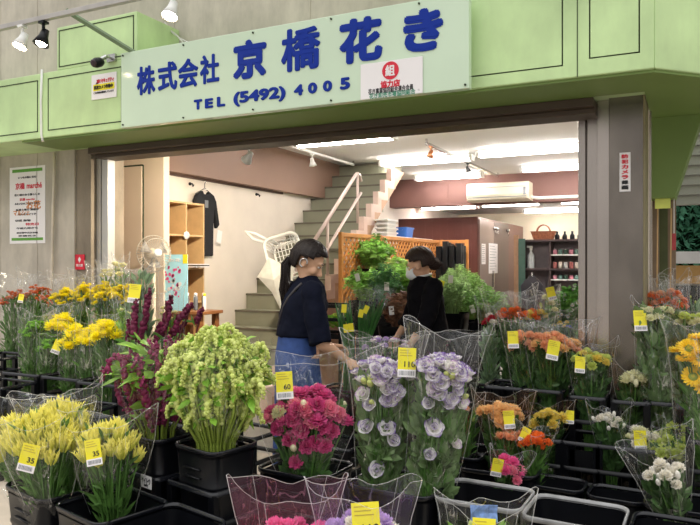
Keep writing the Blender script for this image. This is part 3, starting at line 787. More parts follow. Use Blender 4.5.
# metal things on top of the door edge: small round mirrors / clips
for k, y in enumerate((12.55, 12.75, 13.6)):
    o = thing('magnet_hook', ['first', 'second', 'third'][k] + ' shiny magnetic hook high on the cold room door', 'hook', (ckx + .035, y, 2.08), group='shiny hooks on the cold room door')
    mb = MB(); ball(mb, (.02, 0, 0), .035, 10, 8); mb.build('knob', M_metal, o, True)
    mb = MB(); tube(mb, [(.02, 0, -.02), (.04, 0, -.10), (.05, 0, -.07)], .006, 6); mb.build('hook', M_metal, o, True)

shx0 = atY(521, 240, 12.6).x
sf = thing('display_shelf', 'dark wooden shelf unit with glass jars at the back right of the shop', 'shelf', (shx0, 12.6, 0))
W3 = 1.75; ZT = 1.86
xs3 = atY(549, 240, 12.6).x - shx0
for x in (0, xs3, W3 - .03):
    mb = MB(); box(mb, x, x + .03, 0, .4, 0, ZT); mb.build('upright', M_dwood, sf)
for z, x0, x1 in ((ZT - .03, 0, W3), (1.31, 0, W3), (.75, 0, W3), (.1, 0, W3)):
    mb = MB(); box(mb, x0, x1, -.01, .4, z, z + .035); mb.build('shelf_board', M_dwood, sf)
for z in (1.575, 1.13):
    mb = MB(); box(mb, xs3 + .03, W3 - .03, .0, .39, z, z + .02); mb.build('shelf_board', M_white, sf)
mb = MB(); box(mb, 0, W3, .39, .41, 0, ZT); mb.build('back_panel', pmat('grey_back', (120, 110, 112), .6), sf)
jm = thing('wooden_post', 'light brown wooden post between the cold room and the shelf unit', 'post', (atY(516, 270, 12.5).x, 12.5, 0))
mb = MB(); box(mb, -.04, .04, 0, .06, 0, 1.95); mb.build('timber', pmat('post_wood', (150, 116, 90), .5), jm)
gb = thing('green_board', 'dark green board standing beside the wooden post', 'board', (atY(522, 270, 12.52).x, 12.5, 0))
mb = MB(); box(mb, -.06, .06, 0, .02, 0, 1.88); mb.build('panel', pmat('dark_green_board', (62, 92, 82), .5), gb)
bx = atY(543, 234, 12.7).x
bs = thing('wicker_basket', 'brown wicker basket with hoop handle on top of the shelf unit', 'basket', (bx, 12.75, ZT + .005))
mb = MB(); loft(mb, [rrect(.34, .2, .06, 0), rrect(.44, .26, .08, .14), rrect(.46, .28, .08, .15), rrect(.42, .24, .08, .14), rrect(.32, .18, .06, .02)], True, True)
mb.build('basket_body', pmat('wicker', (140, 84, 56), .7, .35, 40, .6), bs)
for y in (-.04, .05):
    mb = MB(); tube(mb, [(.12 * math.cos(PI * k / 10), y, .13 + .14 * math.sin(PI * k / 10)) for k in range(11)], .01, 6); mb.build('handle', MATS['wicker'], bs, True)
# bottles and jars on the shelf
def bottle(label, loc, s, mat, group=None):
    o = thing('spray_bottle', label, 'bottle', loc, group=group)
    mb = MB(); lathe(mb, [(.04 * s, 0), (.042 * s, .01), (.042 * s, .16 * s), (.015 * s, .2 * s), (.015 * s, .22 * s)], 14); mb.build('bottle_body', mat, o, True)
    mb = MB(); lathe(mb, [(.018 * s, .22 * s), (.018 * s, .25 * s), (.01 * s, .27 * s)], 10); box(mb, -.05 * s, .02 * s, -.012 * s, .012 * s, .25 * s, .275 * s); mb.build('nozzle', M_white, o)
bottle('clear white spray bottle on the middle shelf of the dark unit', (atY(531, 260, 12.75).x, 12.75, 1.345), 1.5, pmat('milky_plastic', (214, 220, 222), .2))
jc = [(214, 140, 160), (214, 222, 224), (120, 158, 150), (196, 120, 120), (70, 100, 84), (226, 216, 206)]
jn = ['pink', 'white', 'teal', 'rose', 'dark green', 'cream']
jr = random.Random(5)
for row, (z, h, n) in enumerate(((1.595, .10, 9), (1.345, .13, 9), (1.15, .08, 9))):
    for k in range(n):
        x = shx0 + xs3 + .08 + k * .094
        ci = (k * 2 + row * 3) % 6
        o = thing('glass_jar', '%s jar on the %s shelf row, %s from the dark upright' % (jn[ci], ['upper white', 'middle', 'lower white'][row], ['first', 'second', 'third', 'fourth', 'fifth', 'sixth', 'seventh', 'eighth', 'ninth'][k]), 'jar', (x, 12.75, z), group='jars on the shelf unit')
        mb = MB(); lathe(mb, [(.034, 0), (.036, .01), (.036, h * .8), (.028, h * .86)], 12); mb.build('jar_body', pmat('jar_' + jn[ci].replace(' ', '_'), jc[ci], .2, .25, 30), o, True)
        mb = MB(); lathe(mb, [(.03, h * .86), (.03, h), (0, h)], 12); mb.build('lid', M_dkprint if (k + row) % 2 else M_metal, o, True)
for k in range(7):
    x = shx0 + xs3 + .12 + k * .13
    o = thing('dark_bottle', 'dark bottle lying in the row on top of the shelf unit, %s from the basket' % ['first', 'second', 'third', 'fourth', 'fifth', 'sixth', 'seventh'][k], 'bottle', (x, 12.75, ZT + .005), group='dark bottles on top of the shelf unit')
    mb = MB(); lathe(mb, [(.04, 0), (.042, .01), (.042, .07), (.02, .10), (.018, .13)], 12); mb.build('bottle_body', M_black, o, True)
    mb = MB(); lathe(mb, [(.02, .13), (.02, .145), (0, .147)], 10); mb.build('cap', M_dkprint, o)
# dark apron-clad coat stand in front of the shelf
cs = thing('hanging_coat', 'dark coat hung on a stand in front of the shelf unit', 'coat', (atY(532, 290, 11.9).x, 11.9, 0))
mb = MB(); tube(mb, [(0, 0, 0), (0, 0, 1.28)], .015, 8); tube(mb, [(-.14, 0, 1.12), (0, 0, 1.17), (.14, 0, 1.12)], .01, 6); lathe(mb, [(.2, 0), (.2, .02), (.02, .04)], 16); mb.build('stand', M_metal, cs, True)
mb = MB(); loft(mb, [[(p[0] * w_, p[1] * w_, z) for p in rrect(.34, .18, .07, 0)] for w_, z in ((1.05, .45), (1.0, .8), (1.1, 1.05), (.7, 1.15), (.35, 1.19), (.3, 1.22))]); mb.build('coat_cloth', pmat('dark_cloth', (48, 46, 52), .9), cs, True)

# crates stacked against the far lattice
for k, (px, top, hh) in enumerate([(442, 246, .62), (448, 241, .7), (454.5, 245, .64), (461, 243, .68)]):
    p = at(px, top, 9.9)
    o = thing('black_crate_stack', 'stack of upright black flower crates before the far lattice, ' + ['lowest and leftmost', 'tallest, next to the leftmost', 'third from the left', 'rightmost'][k], 'crates', (p.x, p.y, 0), R(-3 + k * 2), group='black crates by the far lattice')
    for j in range(3):
        mb = MB(); box(mb, -.036, .036, -.15 + j * .11, -.06 + j * .11, .3, p.z - .015 * j)
        for q in range(5): box(mb, -.038, .038, -.152 + j * .11, -.058 + j * .11, .5 + q * .2, .52 + q * .2)
        mb.build('crate', M_blackm, o, bevel=.004)
    mb = MB(); box(mb, -.037, .037, -.16, .18, 0, .3); mb.build('base_crate', M_blackm, o)

# white plastic lattice basket and wrapped paper leaning on the stairs
bp_ = at(290, 262, 6.9)
wb = thing('white_plastic_basket', 'white openwork plastic basket tipped up on the stairs behind the first woman', 'basket', (bp_.x, bp_.y, 1.28))
M_lace = M_white
mb = MB()
Bw, Bh = .36, .46
def rim_pts(w, h, y, n=28, r=.08): return [(p[0], y, p[1] + h / 2) for p in [(q[0], q[1]) for q in rrect(w, h, r, 0, 5)]]
rp_ = rim_pts(Bw, Bh, 0); tube(mb, rp_ + [rp_[0]], .016, 8); rp2 = rim_pts(Bw * .8, Bh * .8, .16); rp2 = [(a, b, c + .03) for a, b, c in rp2]; tube(mb, rp2 + [rp2[0]], .01, 6)
for i in range(0, len(rp_)): tube(mb, [rp_[i], rp2[i]], .007, 5)
T1 = Matrix.Rotation(R(-16), 4, 'Y') @ Matrix.Rotation(R(14), 4, 'Z')
mb.build('rim', M_lace, wb, True, M=T1)
mb = MB()
for i in range(8):
    x = -Bw * .38 + Bw * .76 * i / 7; tube(mb, [(x, .16, .07), (x, .16, Bh - .03)], .005, 4)
    z = .07 + (Bh - .1) * i / 7; tube(mb, [(-Bw * .38, .16, z), (Bw * .38, .16, z)], .005, 4)
mb.build('openwork_base', M_lace, wb, True, M=T1)
mb = MB(); tube(mb, [(-.18, -.01, .44), (-.27, -.03, .50), (-.33, -.02, .60), (-.24, 0, .55), (-.14, 0, .46)], .014, 8); mb.build('handle', M_lace, wb, True, M=T1)
wp = at(272, 300, 6.75)
ww_ = thing('wrapping_paper', 'sheet of white translucent wrapping paper folded to a cone beside the stairs', 'paper', (wp.x, wp.y, .98))
mb = MB(); rr_ = random.Random(2)
P1 = [(-.17, 0, .33), (-.02, -.02, .52), (.1, 0, .46), (.24, .03, .5), (.2, .05, .2), (.08, .04, 0), (.0, 0, .18)]
c0_ = (.06, -.06, .3)
mb.add(P1 + [c0_], [(i, (i + 1) % 7, 7) for i in range(7)]); po_ = mb.build('paper_sheet', pmat('translucent_paper', (238, 236, 228), .4, trans=.35), ww_)
sd = po_.modifiers.new('s', 'SOLIDIFY'); sd.thickness = .004

# small yellow notice hanging under the green bracket at right with poles
c, ww, hh = px_rect(655, 198, 670.5, 208, 4.93)
yn = thing('yellow_notice', 'small yellow notice card hung under the green bracket at far right', 'notice', (c.x, 4.93, c.z))
mb = MB(); box(mb, -ww / 2, ww / 2, 0, .004, -hh / 2, hh / 2); mb.build('card', pmat('lime_card', (222, 232, 120), .5), yn)
mb = MB(); tube(mb, [(-.03, .01, -hh / 2), (-.035, .01, -.55)], .005, 6); tube(mb, [(.05, .01, -hh / 2), (.045, .01, -.55)], .005, 6); mb.build('string', M_wood, yn, True)
# hedge far right, planter boards, pale parapet
mb = MB(); hr_ = random.Random(11)
for k in range(5200):
    x, y, z = hr_.uniform(-.12, 2.4), 8.9 - abs(hr_.gauss(0, .16)), hr_.uniform(1.4, 3.0)
    s = hr_.uniform(.03, .06); q = Matrix.Translation((x, y, z)) @ Matrix.Rotation(hr_.uniform(0, 6.3), 4, 'Z') @ Matrix.Rotation(hr_.uniform(-1.2, 1.2), 4, 'X')
    g_ = hr_.uniform(.6, 1.3)
    mb.add([(0, -s, 0), (s * .6, 0, .01), (0, s, 0), (-s * .6, 0, .01)], [(0, 1, 2, 3)], q, (.15 * g_, .42 * g_, .28 * g_))
hg = thing('street_hedge', 'dense dark green hedge across the street at far right', 'hedge', (.9, 9.1, 0))
for q in range(len(mb.v)): mb.v[q] = (mb.v[q][0] - .9, mb.v[q][1] - 9.1, mb.v[q][2])
M_leaf = pmat('leaf_vcol', (0, 0, 0), .45, .12, 12, vcol=True, trans=.25)
mb.build('foliage', M_leaf, hg, vcol=True)['kind'] = 'stuff'
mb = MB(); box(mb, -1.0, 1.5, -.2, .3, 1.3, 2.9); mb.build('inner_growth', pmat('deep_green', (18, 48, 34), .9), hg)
mb = MB(); box(mb, -1.05, 1.5, -.5, .6, 0, 1.3); mb.build('planter_wall', M_conc2, hg)
pf = thing('parapet_rail', 'pale parapet rail with wooden board in front of the hedge', 'rail', (.9, 7.6, 0))
mb = MB(); box(mb, -1.0, 1.5, 0, .05, 1.44, 1.56); mb.build('pale_rail', pmat('pale_rail', (206, 208, 210), .6, .1, 4), pf)
mb = MB(); box(mb, -1.0, 1.5, .0, .05, 1.24, 1.42); mb.build('timber_board', pmat('tan_board', (176, 140, 86), .6, .12, 6), pf)
mb = MB(); box(mb, -1.0, 1.5, .02, .06, 0, 1.22); mb.build('dark_panel', M_blackm, pf)
for x in (-.55, .0, .6):
    mb = MB(); box(mb, x, x + .05, -.05, 0, 0, 1.56); mb.build('post', M_lat if x < 0 else MATS['pale_rail'], pf)
c = atY(674, 242, 5.0)
rt = thing('red_hanging_tag', 'slim red and white hanging tag beside the bronze post at right', 'tag', (c.x, 5.0, c.z))
mb = MB(); box(mb, -.012, .012, 0, .006, -.05, .06); mb.build('tag_card', pmat('dull_red', (176, 70, 76), .6), rt)
mb = MB(); tube(mb, [(0, .003, .06), (0, .003, .62)], .003, 5); mb.build('string', M_paper, rt)

ob = thing('orange_cloth_bundle', 'orange cloth bundle with a slanting orange strap beyond the steel column', 'cloth', (atY(656, 265, 5.8).x + .05, 5.8, 0))
zt_ = atY(654, 255, 5.8).z
mb = MB(); tube(mb, [(0, 0, 0), (0, 0, zt_ - .06)], .015, 8); mb.build('pole', M_metal, ob, True)
mb = MB(); loft(mb, [ell_ for ell_ in [[(a * math.cos(2 * PI * k / 18) * (1 + .1 * math.sin(3 * k)), a * .8 * math.sin(2 * PI * k / 18), zt_ - z) for k in range(18)] for a, z in ((.03, 0), (.06, .03), (.068, .08), (.05, .13), (.03, .16))]]); mb.build('cloth_bundle', pmat('orange_cloth', (222, 120, 84), .8, .2, 20), ob, True)
mb = MB(); tube(mb, [(-.02, -.02, zt_ - .2), (.06, -.03, zt_ - .3), (.17, -.03, zt_ - .4)], .022, 8); mb.build('strap', MATS['orange_cloth'], ob, True)
# ================================================================ flower material and head generators
M_petal = pmat('petal_vcol', (0, 0, 0), .55, .08, 60, vcol=True, trans=.22)
M_leafv = M_leaf if 'leaf_vcol' in MATS else pmat('leaf_vcol', (0, 0, 0), .45, .12, 12, vcol=True, trans=.25)
M_film = filmmat('clear_film')
M_fedge = filmmat('film_edge', (255, 255, 255), .35, .5)
M_film2 = filmmat('crinkled_film', streak=.42, scale=9)
M_filmp = filmmat('pink_film', (240, 170, 196), .03, .3)
M_filmv = filmmat('violet_film', (206, 186, 220), .03, .3)
M_filmb = filmmat('brown_film', (176, 140, 110), .07, .3)
def L3(*c): return lin(c)
def mix3(a, b, t): return tuple(a[i] * (1 - t) + b[i] * t for i in range(3))
def jit(c, r, v=.12):
    k = 1 + r.uniform(-v, v); return tuple(x * k for x in c)

def petal(mb, az, r0, Lp, Wp, tilt, cup, cA, cB, n=4, m=2, ruf=0, r=rnd, edge=None):
    """petal starting r0 from the axis, opening at tilt (0 = flat, pi/2 = upright)"""
    vs, cs, fs = [], [], []
    w_ = 2 * m + 1
    ph = r.uniform(0, 6.28)
    for i in range(n + 1):
        t = i / n; ang = tilt + cup * (t - .3)
        # integrate roughly
        x = r0 + Lp * t * math.cos(tilt + cup * t * .5); z = Lp * t * math.sin(tilt + cup * t * .5)
        wd = Wp * (math.sin(PI * min(1, .12 + .80 * t)) ** .7)
        for j in range(-m, m + 1):
            s = j / m
            y = wd * s * .5
            zz = z + abs(s) ** 2 * wd * .18 + (ruf * math.sin(ph + s * 7) * t if ruf else 0)
            vs.append((x - abs(s) * Lp * .06, y, zz))
            k = t
            c = mix3(cA, cB, t)
            if edge is not None and t > .8 and (az * 7.3 % 1) < .8: c = mix3(c, edge, 1.0 if t > .9 else .25)
            cs.append(c)
    for i in range(n):
        for j in range(2 * m):
            a = i * w_ + j; fs.append((a, a + 1, a + w_ + 1, a + w_))
    mb.add(vs, fs, Matrix.Rotation(az, 4, 'Z'), cols=cs)

def h_mum(cA, cB, seed):           # dome of narrow petals, radius 1
    r = random.Random(seed); mb = MB()
    for L_, (n, tl, ln) in enumerate(((14, -.4, .85), (15, 0, .92), (14, .35, .88), (12, .7, .8), (9, 1.0, .66), (6, 1.3, .5))):
        for k in range(n):
            petal(mb, 2 * PI * (k + .5 * L_ + r.uniform(-.2, .2)) / n, .05, ln * r.uniform(.9, 1.1), .26, tl, .5, jit(cA, r), jit(cB, r), 2, 1, r=r)
    return mb
def h_daisy(cA, cC, seed):
    r = random.Random(seed); mb = MB()
    for L_, (n, tl) in enumerate(((13, .1), (12, .35))):
        for k in range(n): petal(mb, 2 * PI * (k + .5 * L_ + r.uniform(-.15, .15)) / n, .18, .8, .3, tl, .1, jit(cA, r), jit(cA, r), 2, 1, r=r)
    ball(mb, (0, 0, .08), .3, 8, 5, cC, (1, 1, .6)); return mb
def h_spray(cA, cB, seed, n=6, rr=.42):        # a spray: several small pompons
    r = random.Random(seed); mb = MB(); base = h_mum(cA, cB, seed + 1)
    for k in range(n):
        a = 2 * PI * k / n + r.uniform(-.3, .3); d = (.62 if k else 0) * r.uniform(.85, 1.1)
        mb.merge(base, Matrix.Translation((d * math.cos(a), d * math.sin(a), r.uniform(-.55, .45) - d * .2)) @ Matrix.Rotation(r.uniform(0, 6), 4, 'Z') @ Matrix.Scale(rr, 4))
    return mb
def h_carn(cA, cB, seed, edge=None):           # ruffled ball
    r = random.Random(seed); mb = MB()
    for L_, (n, tl, ln, w_) in enumerate(((7, -.45, .85, .75), (8, -.1, .92, .72), (8, .3, .95, .7), (7, .65, .92, .62), (6, 1.0, .88, .52), (4, 1.35, .8, .4))):
        for k in range(n):
            petal(mb, 2 * PI * (k + .5 * L_ + r.uniform(-.2, .2)) / n, .04, ln * r.uniform(.9, 1.08), w_, tl, .5, jit(cA, r), jit(cB, r), 3, 3, .09, r, edge)
    return mb
def h_cup(cA, cB, seed, edge=None, op=1.0):    # lisianthus or rose cup
    r = random.Random(seed); mb = MB()
    for L_, (n, tl, ln, w_, cp) in enumerate(((5, .45 * op, 1.15, 1.15, .5), (5, .8 * op, 1.05, 1.0, .55), (4, 1.1, .95, .8, .4), (3, 1.3, .8, .55, .3))):
        for k in range(n):
            petal(mb, 2 * PI * (k + .5 * L_ + r.uniform(-.15, .15)) / n, .06, ln * r.uniform(.92, 1.05), w_, tl, cp, jit(cA, r), jit(cB, r), 4, 3, .06, r, edge)
    ball(mb, (0, 0, .15), .16, 8, 5, L3(180, 190, 110)); return mb
def h_bud(cA, seed):
    r = random.Random(seed); mb = MB(); ball(mb, (0, 0, .5), .38, 8, 6, cA, (1, 1, 1.7)); ball(mb, (0, 0, .1), .22, 8, 5, L3(110, 150, 70)); return mb
def h_sun(seed):
    r = random.Random(seed); mb = MB()
    for L_ in range(3):
        for k in range(17): petal(mb, 2 * PI * (k + .4 * L_ + r.uniform(-.15, .15)) / 17, .3, .75, .26, .05 + .2 * L_, .2, jit(L3(250, 204, 24), r), jit(L3(255, 224, 60), r), 2, 1, r=r)
    ball(mb, (0, 0, .05), .42, 12, 6, L3(140, 156, 56), (1, 1, .45)); ball(mb, (0, 0, .14), .2, 10, 6, L3(190, 180, 60), (1, 1, .7)); return mb
def h_plume(cA, cB, seed):                     # celosia: flame of upright pointed tufts, height about 1
    r = random.Random(seed); mb = MB()
    for k in range(18):
        a = r.uniform(0, 6.28); d = (k / 18) ** .6 * .30; hh = r.uniform(.45, .8) * (1.2 - d)
        x, y = d * math.cos(a), d * math.sin(a); lx, ly = r.uniform(-.08, .08) + x * .5, r.uniform(-.08, .08) + y * .5
        pts = [(x * .5, y * .5, -.25), (x, y, .05), (x + lx * .4, y + ly * .4, hh * .45), (x + lx, y + ly, hh * .8), (x + lx * 1.6, y + ly * 1.6, hh)]
        c = jit(cA, r, .1); c2 = jit(cB, r, .1)
        tube(mb, pts, [.03, .075, .07, .035, .006], 6, cols=[c2, c2, mix3(c2, c, .5), c, c])
        for q in range(6):
            t = r.uniform(.2, .75); bx_, by_ = x + lx * t, y + ly * t
            aa = r.uniform(0, 6.28); mb2 = [(bx_, by_, hh * t - .02), (bx_ + .08 * math.cos(aa), by_ + .08 * math.sin(aa), hh * t + .05), (bx_ + .10 * math.cos(aa), by_ + .10 * math.sin(aa), hh * t + .16)]
            tube(mb, mb2, [.03, .025, .004], 4, c)
    return mb
def tassel(mb, pts, rad, cA, cB, r, step=.6, lump=.75):
    """chain of fluffy lumps along a curve"""
    pts = [Vector(p) for p in pts]
    seg = []
    for i in range(len(pts) - 1):
        n = max(1, int((pts[i + 1] - pts[i]).length / (rad * step)))
        for k in range(n): seg.append(pts[i].lerp(pts[i + 1], k / n))
    N_ = len(seg)
    for i, p in enumerate(seg):
        t = i / max(1, N_ - 1); rr = rad * (.75 + .5 * math.sin(PI * min(1, t * 1.0 + .1))) * r.uniform(.85, 1.15)
        ball(mb, p + Vector((r.uniform(-1, 1), r.uniform(-1, 1), r.uniform(-1, 1))) * rad * .35, rr * lump, 6, 4, jit(mix3(cA, cB, r.random()), r, .15))
        for q in range(2):
            d = Vector((r.uniform(-1, 1), r.uniform(-1, 1), r.uniform(-1, 1))).normalized()
            ball(mb, p + d * rad * .75, rad * r.uniform(.3, .45), 5, 4, jit(mix3(cA, cB, r.random()), r, .18))
HEADC = {}
def head_mesh(kind, seed):
    key = (kind, seed)
    if key in HEADC: return HEADC[key]
    Y1, Y2 = L3(236, 214, 14), L3(255, 242, 36)
    K = {
        'yellow_mum': lambda: h_spray(Y1, Y2, seed, 7, .44),
        'big_yellow': lambda: h_mum(L3(244, 222, 16), L3(255, 246, 48), seed),
        'orange_mum': lambda: h_spray(L3(184, 84, 34), L3(226, 128, 70), seed, 6, .4),
        'green_mum': lambda: h_spray(L3(104, 160, 40), L3(150, 206, 76), seed, 6, .42),
        'carn_deep': lambda: h_carn(L3(196, 52, 118), L3(232, 104, 164), seed),
        'carn_pink': lambda: h_carn(L3(232, 110, 150), L3(250, 160, 184), seed),
        'carn_hot': lambda: h_carn(L3(232, 80, 150), L3(250, 120, 180), seed),
        'carn_lilac': lambda: h_carn(L3(186, 150, 216), L3(214, 184, 234), seed),
        'carn_white': lambda: h_carn(L3(236, 228, 204), L3(250, 246, 236), seed),
        'carn_peach': lambda: h_carn(L3(240, 160, 110), L3(250, 192, 150), seed),
        'carn_apricot': lambda: h_carn(L3(244, 186, 110), L3(252, 212, 150), seed),
        'carn_orange': lambda: h_carn(L3(236, 104, 30), L3(250, 134, 56), seed),
        'carn_yellow': lambda: h_carn(L3(238, 210, 70), L3(250, 232, 120), seed),
        'carn_lime': lambda: h_carn(L3(190, 206, 80), L3(222, 232, 130), seed),
        'carn_cream': lambda: h_carn(L3(232, 230, 180), L3(246, 244, 206), seed),
        'carn_red': lambda: h_carn(L3(176, 20, 40), L3(214, 40, 60), seed),
        'lisi': lambda: h_cup(L3(244, 240, 234), L3(250, 248, 250), seed, L3(122, 66, 178)),
        'lisi_open': lambda: h_cup(L3(240, 240, 224), L3(246, 240, 250), seed, L3(112, 60, 172), .6),
        'lisi_white': lambda: h_cup(L3(240, 238, 224), L3(250, 248, 244), seed, L3(200, 160, 214), .8),
        'rose_deep': lambda: h_cup(L3(180, 24, 88), L3(220, 60, 130), seed),
        'bud_green': lambda: h_bud(L3(206, 214, 130), seed),
        'bud_cream': lambda: h_bud(L3(240, 236, 196), seed),
        'bud_white': lambda: h_bud(L3(244, 240, 230), seed),
        'sunflower': lambda: h_sun(seed),
        'daisy_white': lambda: h_daisy(L3(246, 246, 244), L3(230, 210, 80), seed),
        'lemon_tip': lambda: h_cup(L3(236, 232, 150), L3(246, 240, 190), seed, None, .9),
        'plume': lambda: h_plume(L3(252, 244, 130), L3(214, 216, 84), seed),
        'blue_bit': lambda: h_daisy(L3(90, 120, 210), L3(220, 220, 90), seed),
    }
    mb = K[kind]()
    me = mb.mesh(kind, M_petal, False, True)
    HEADC[key] = me
    return me

# leaves ------------------------------------------------------------
def leafq(mb, p, d, Lf, Wf, col, r, droop=.25):
    """one pointed leaf from p along d: 2x3 patch with a crease"""
    d = Vector(d).normalized(); side, up = frame_of(d)
    a = r.uniform(0, 6.28); side = side * math.cos(a) + up * math.sin(a); nn = side.cross(d)
    vs = []; cs = []
    for i, (t, w_) in enumerate(((0, .12), (.3, .8), (.62, .85), (1, .02))):
        c = Vector(p) + d * Lf * t + Vector((0, 0, -droop * Lf * t * t))
        for s in (-1, 0, 1):
            vs.append(c + side * s * w_ * Wf * .5 + nn * abs(s) * w_ * Wf * .14); cs.append(mix3(col, jit(col, r, .3), abs(s)))
    mb.add(vs, [(i * 3 + j, i * 3 + j + 1, i * 3 + j + 4, i * 3 + j + 3) for i in range(3) for j in range(2)], cols=cs)

LEAFK = {  # colour, length, width, count
    'narrow': (L3(92, 132, 62), .09, .018, 90), 'broad': (L3(92, 134, 70), .085, .038, 70),
    'dark': (L3(74, 108, 58), .08, .042, 110), 'grey': (L3(122, 150, 112), .085, .034, 70), 'bright': (L3(130, 176, 70), .09, .035, 70),
    'shiny': (L3(116, 142, 92), .10, .06, 70),
}
def bouquet(name, label, cat, base, top, wt, wn, neck, head, n, hs, fl=1.0, dome=.10, depthr=.62, leaf='broad', film=None, film_w=1.25, film_lo=None,
            film_up=.10, tagspec=None, rotz=YAW, group=None, extra=(), front=(), seed=1, leafn=1.0, leaf_top=.9, hd_up=.25, peak=.06, tip=0.0):
    """a wrapped bunch. base, top: world points of the stem ends and of the flower tops; wt/wn half widths at the top and where it leaves its bucket;
    neck: fraction of the length where the bucket rim is; head: list of kinds; n: heads; hs: head radius; fl: flower level (fraction)"""
    r = random.Random(seed * 31 + 5)
    base, top = Vector(base), Vector(top); ax = top - base; H = ax.length
    root = bpy.data.objects.new(name, None); COL.objects.link(root); root.empty_display_size = .1
    root.location = base
    root.rotation_mode = 'QUATERNION'
    root.rotation_quaternion = Vector((0, 0, 1)).rotation_difference(ax.normalized()) @ Quaternion((0, 0, 1), rotz)
    tag(root, label, cat, group)
    wt_, wn_ = wt, wn
    def wid(t): return max(.02, wn * t / max(neck, .01)) if t < neck else wn + (wt - wn) * ((t - neck) / (1 - neck)) ** .85
    kinds = head if isinstance(head, (list, tuple)) else [head]
    heads = []
    for k in range(n):
        q = math.sqrt((k + .5) / n); a = k * 2.39996 + seed
        x, y = q * wt * .86 * math.cos(a), q * wt * depthr * math.sin(a)
        z = H * fl - dome * q * q + r.uniform(-.03, .02)
        heads.append((x, y, z, kinds[k % len(kinds)], hs * r.uniform(.85, 1.15), q * hd_up))
    for (fx, fz, kd, s) in front:      # heads on the street side of the bunch, fx in [-1,1] across, fz fraction of height
        w_ = wid(fz); heads.append((fx * w_ * .85, -w_ * depthr * math.sqrt(max(0, 1 - fx * fx)) * .85, H * fz, kd, hs * s, 1.0))
    for i, (x, y, z, kd, s, lean) in enumerate(heads):
        x0, y0 = x * .25 * wn / wt, y * .25
        sm = MB(); t1 = z / H
        mid = (x * wid(t1 * .6) / wt * .8, y * wid(t1 * .6) / wt * .8, z * .6)
        tube(sm, [(x0, y0, .0), mid, (x, y, z - s * .2)], .0032, 5, L3(96, 140, 66), caps=False)
        for q in range(2):
            t = r.uniform(.45, .92); p = Vector(mid).lerp(Vector((x, y, z)), max(0, (t - .6) / .4))
            leafq(sm, p, (r.uniform(-1, 1), r.uniform(-1, 1), r.uniform(.2, 1.2)), LEAFK[leaf][1] * .7, LEAFK[leaf][2] * .7, jit(LEAFK[leaf][0], r, .3), r)
        so = sm.build('flower_stem', M_leafv, root, vcol=True)
        me = head_mesh(kd, 1 + (i + seed) % 3)
        d = Vector((x / max(wt, .01), y / max(wt, .01) * 1.2, 0)); dirv = Vector((d.x * lean, d.y * lean, 1)) if lean < .99 else Vector((x / wt * .7, -1, .65))
        qn = Vector((0, 0, 1)).rotation_difference(dirv.normalized())
        M = Matrix.Translation((x, y, z)) @ qn.to_matrix().to_4x4() @ Matrix.Rotation(r.uniform(0, 6.28), 4, 'Z') @ Matrix.Scale(s, 4)
        link('flower_head', me, so, M=M)
    # foliage inside the wrap
    lc, ll, lw, ln = LEAFK[leaf]
    fm = MB(); ln = int(ln * leafn * (.5 + H))
    for k in range(ln):
        t = r.uniform(max(.02, neck * .55), leaf_top * fl); a = r.uniform(0, 6.28); q = math.sqrt(r.uniform(.1, 1)) * .86
        w_ = wid(t); x, y = q * w_ * math.cos(a), q * w_ * depthr * math.sin(a)
        leafq(fm, (x * .8, y * .8, t * H), (x / w_ * .5, y / w_ * .5, r.uniform(.3, 1)), ll * r.uniform(.7, 1.2), lw * r.uniform(.7, 1.2), jit(lc, r, .35), r, .1)
    fo = fm.build('foliage', M_leafv, root, vcol=True)
    # wrap
    if film:
        lo = neck * .5 if film_lo is None else film_lo
        nn_ = 36; rings = []
        for i in range(13):
            t = lo + (1 + film_up / H - lo) * i / 12
            w_ = wid(min(t, 1)) * (film_w + .12 * t * t) + (max(0, t - 1) * H * .30)
            ring = []
            for j in range(nn_):
                a = 2 * PI * j / nn_; ex = .8
                ca, sa = math.cos(a), math.sin(a)
                ex = .8 + .5 * max(0, min(1, (t - .5) * 2)); sx = abs(ca) ** ex * (1 if ca > 0 else -1); sy = abs(sa) ** ex * (1 if sa > 0 else -1)
                wv = 1 + .05 * math.sin(3 * a + seed) * t + .035 * math.sin(7 * a + i * .7 + seed)
                z = t * H
                if i >= 11: z += (peak * (abs(ca) ** 3 * 1.1 - .25) + .012 * math.sin(5 * a + seed * 2)) * (i - 10) / 2
                ring.append((w_ * sx * wv, w_ * depthr * 1.02 * sy * wv, z))
            rings.append(ring)
        mb = MB(); loft(mb, rings, False, False)
        so_ = mb.build('plastic_sleeve', film, root, True)
        eb = MB(); top_ = rings[-1]; tube(eb, top_ + [top_[0]], .0011, 4, caps=False)      # folded rim and the two welded side seams
        for j in (0, nn_ // 2): tube(eb, [r_[j] for r_ in rings[3:]], .0013, 4)
        for j in (5, 14, 24, 31): tube(eb, [r_[j] for r_ in rings[8:]], .0007, 4)
        eb.build('sleeve_edge', M_fedge, so_, True)
    # price card
    for ts in (tagspec or []):
        fx, fz, sz, txt, rot = ts
        w_ = wid(min(fz, 1)) * film_w + max(0, fz - 1) * H * .18
        yy = -w_ * depthr * 1.02 * math.sqrt(max(0, 1 - fx * fx)) - .012
        price_card(root, (fx * w_, yy, fz * H), sz, txt, rot)
    return root
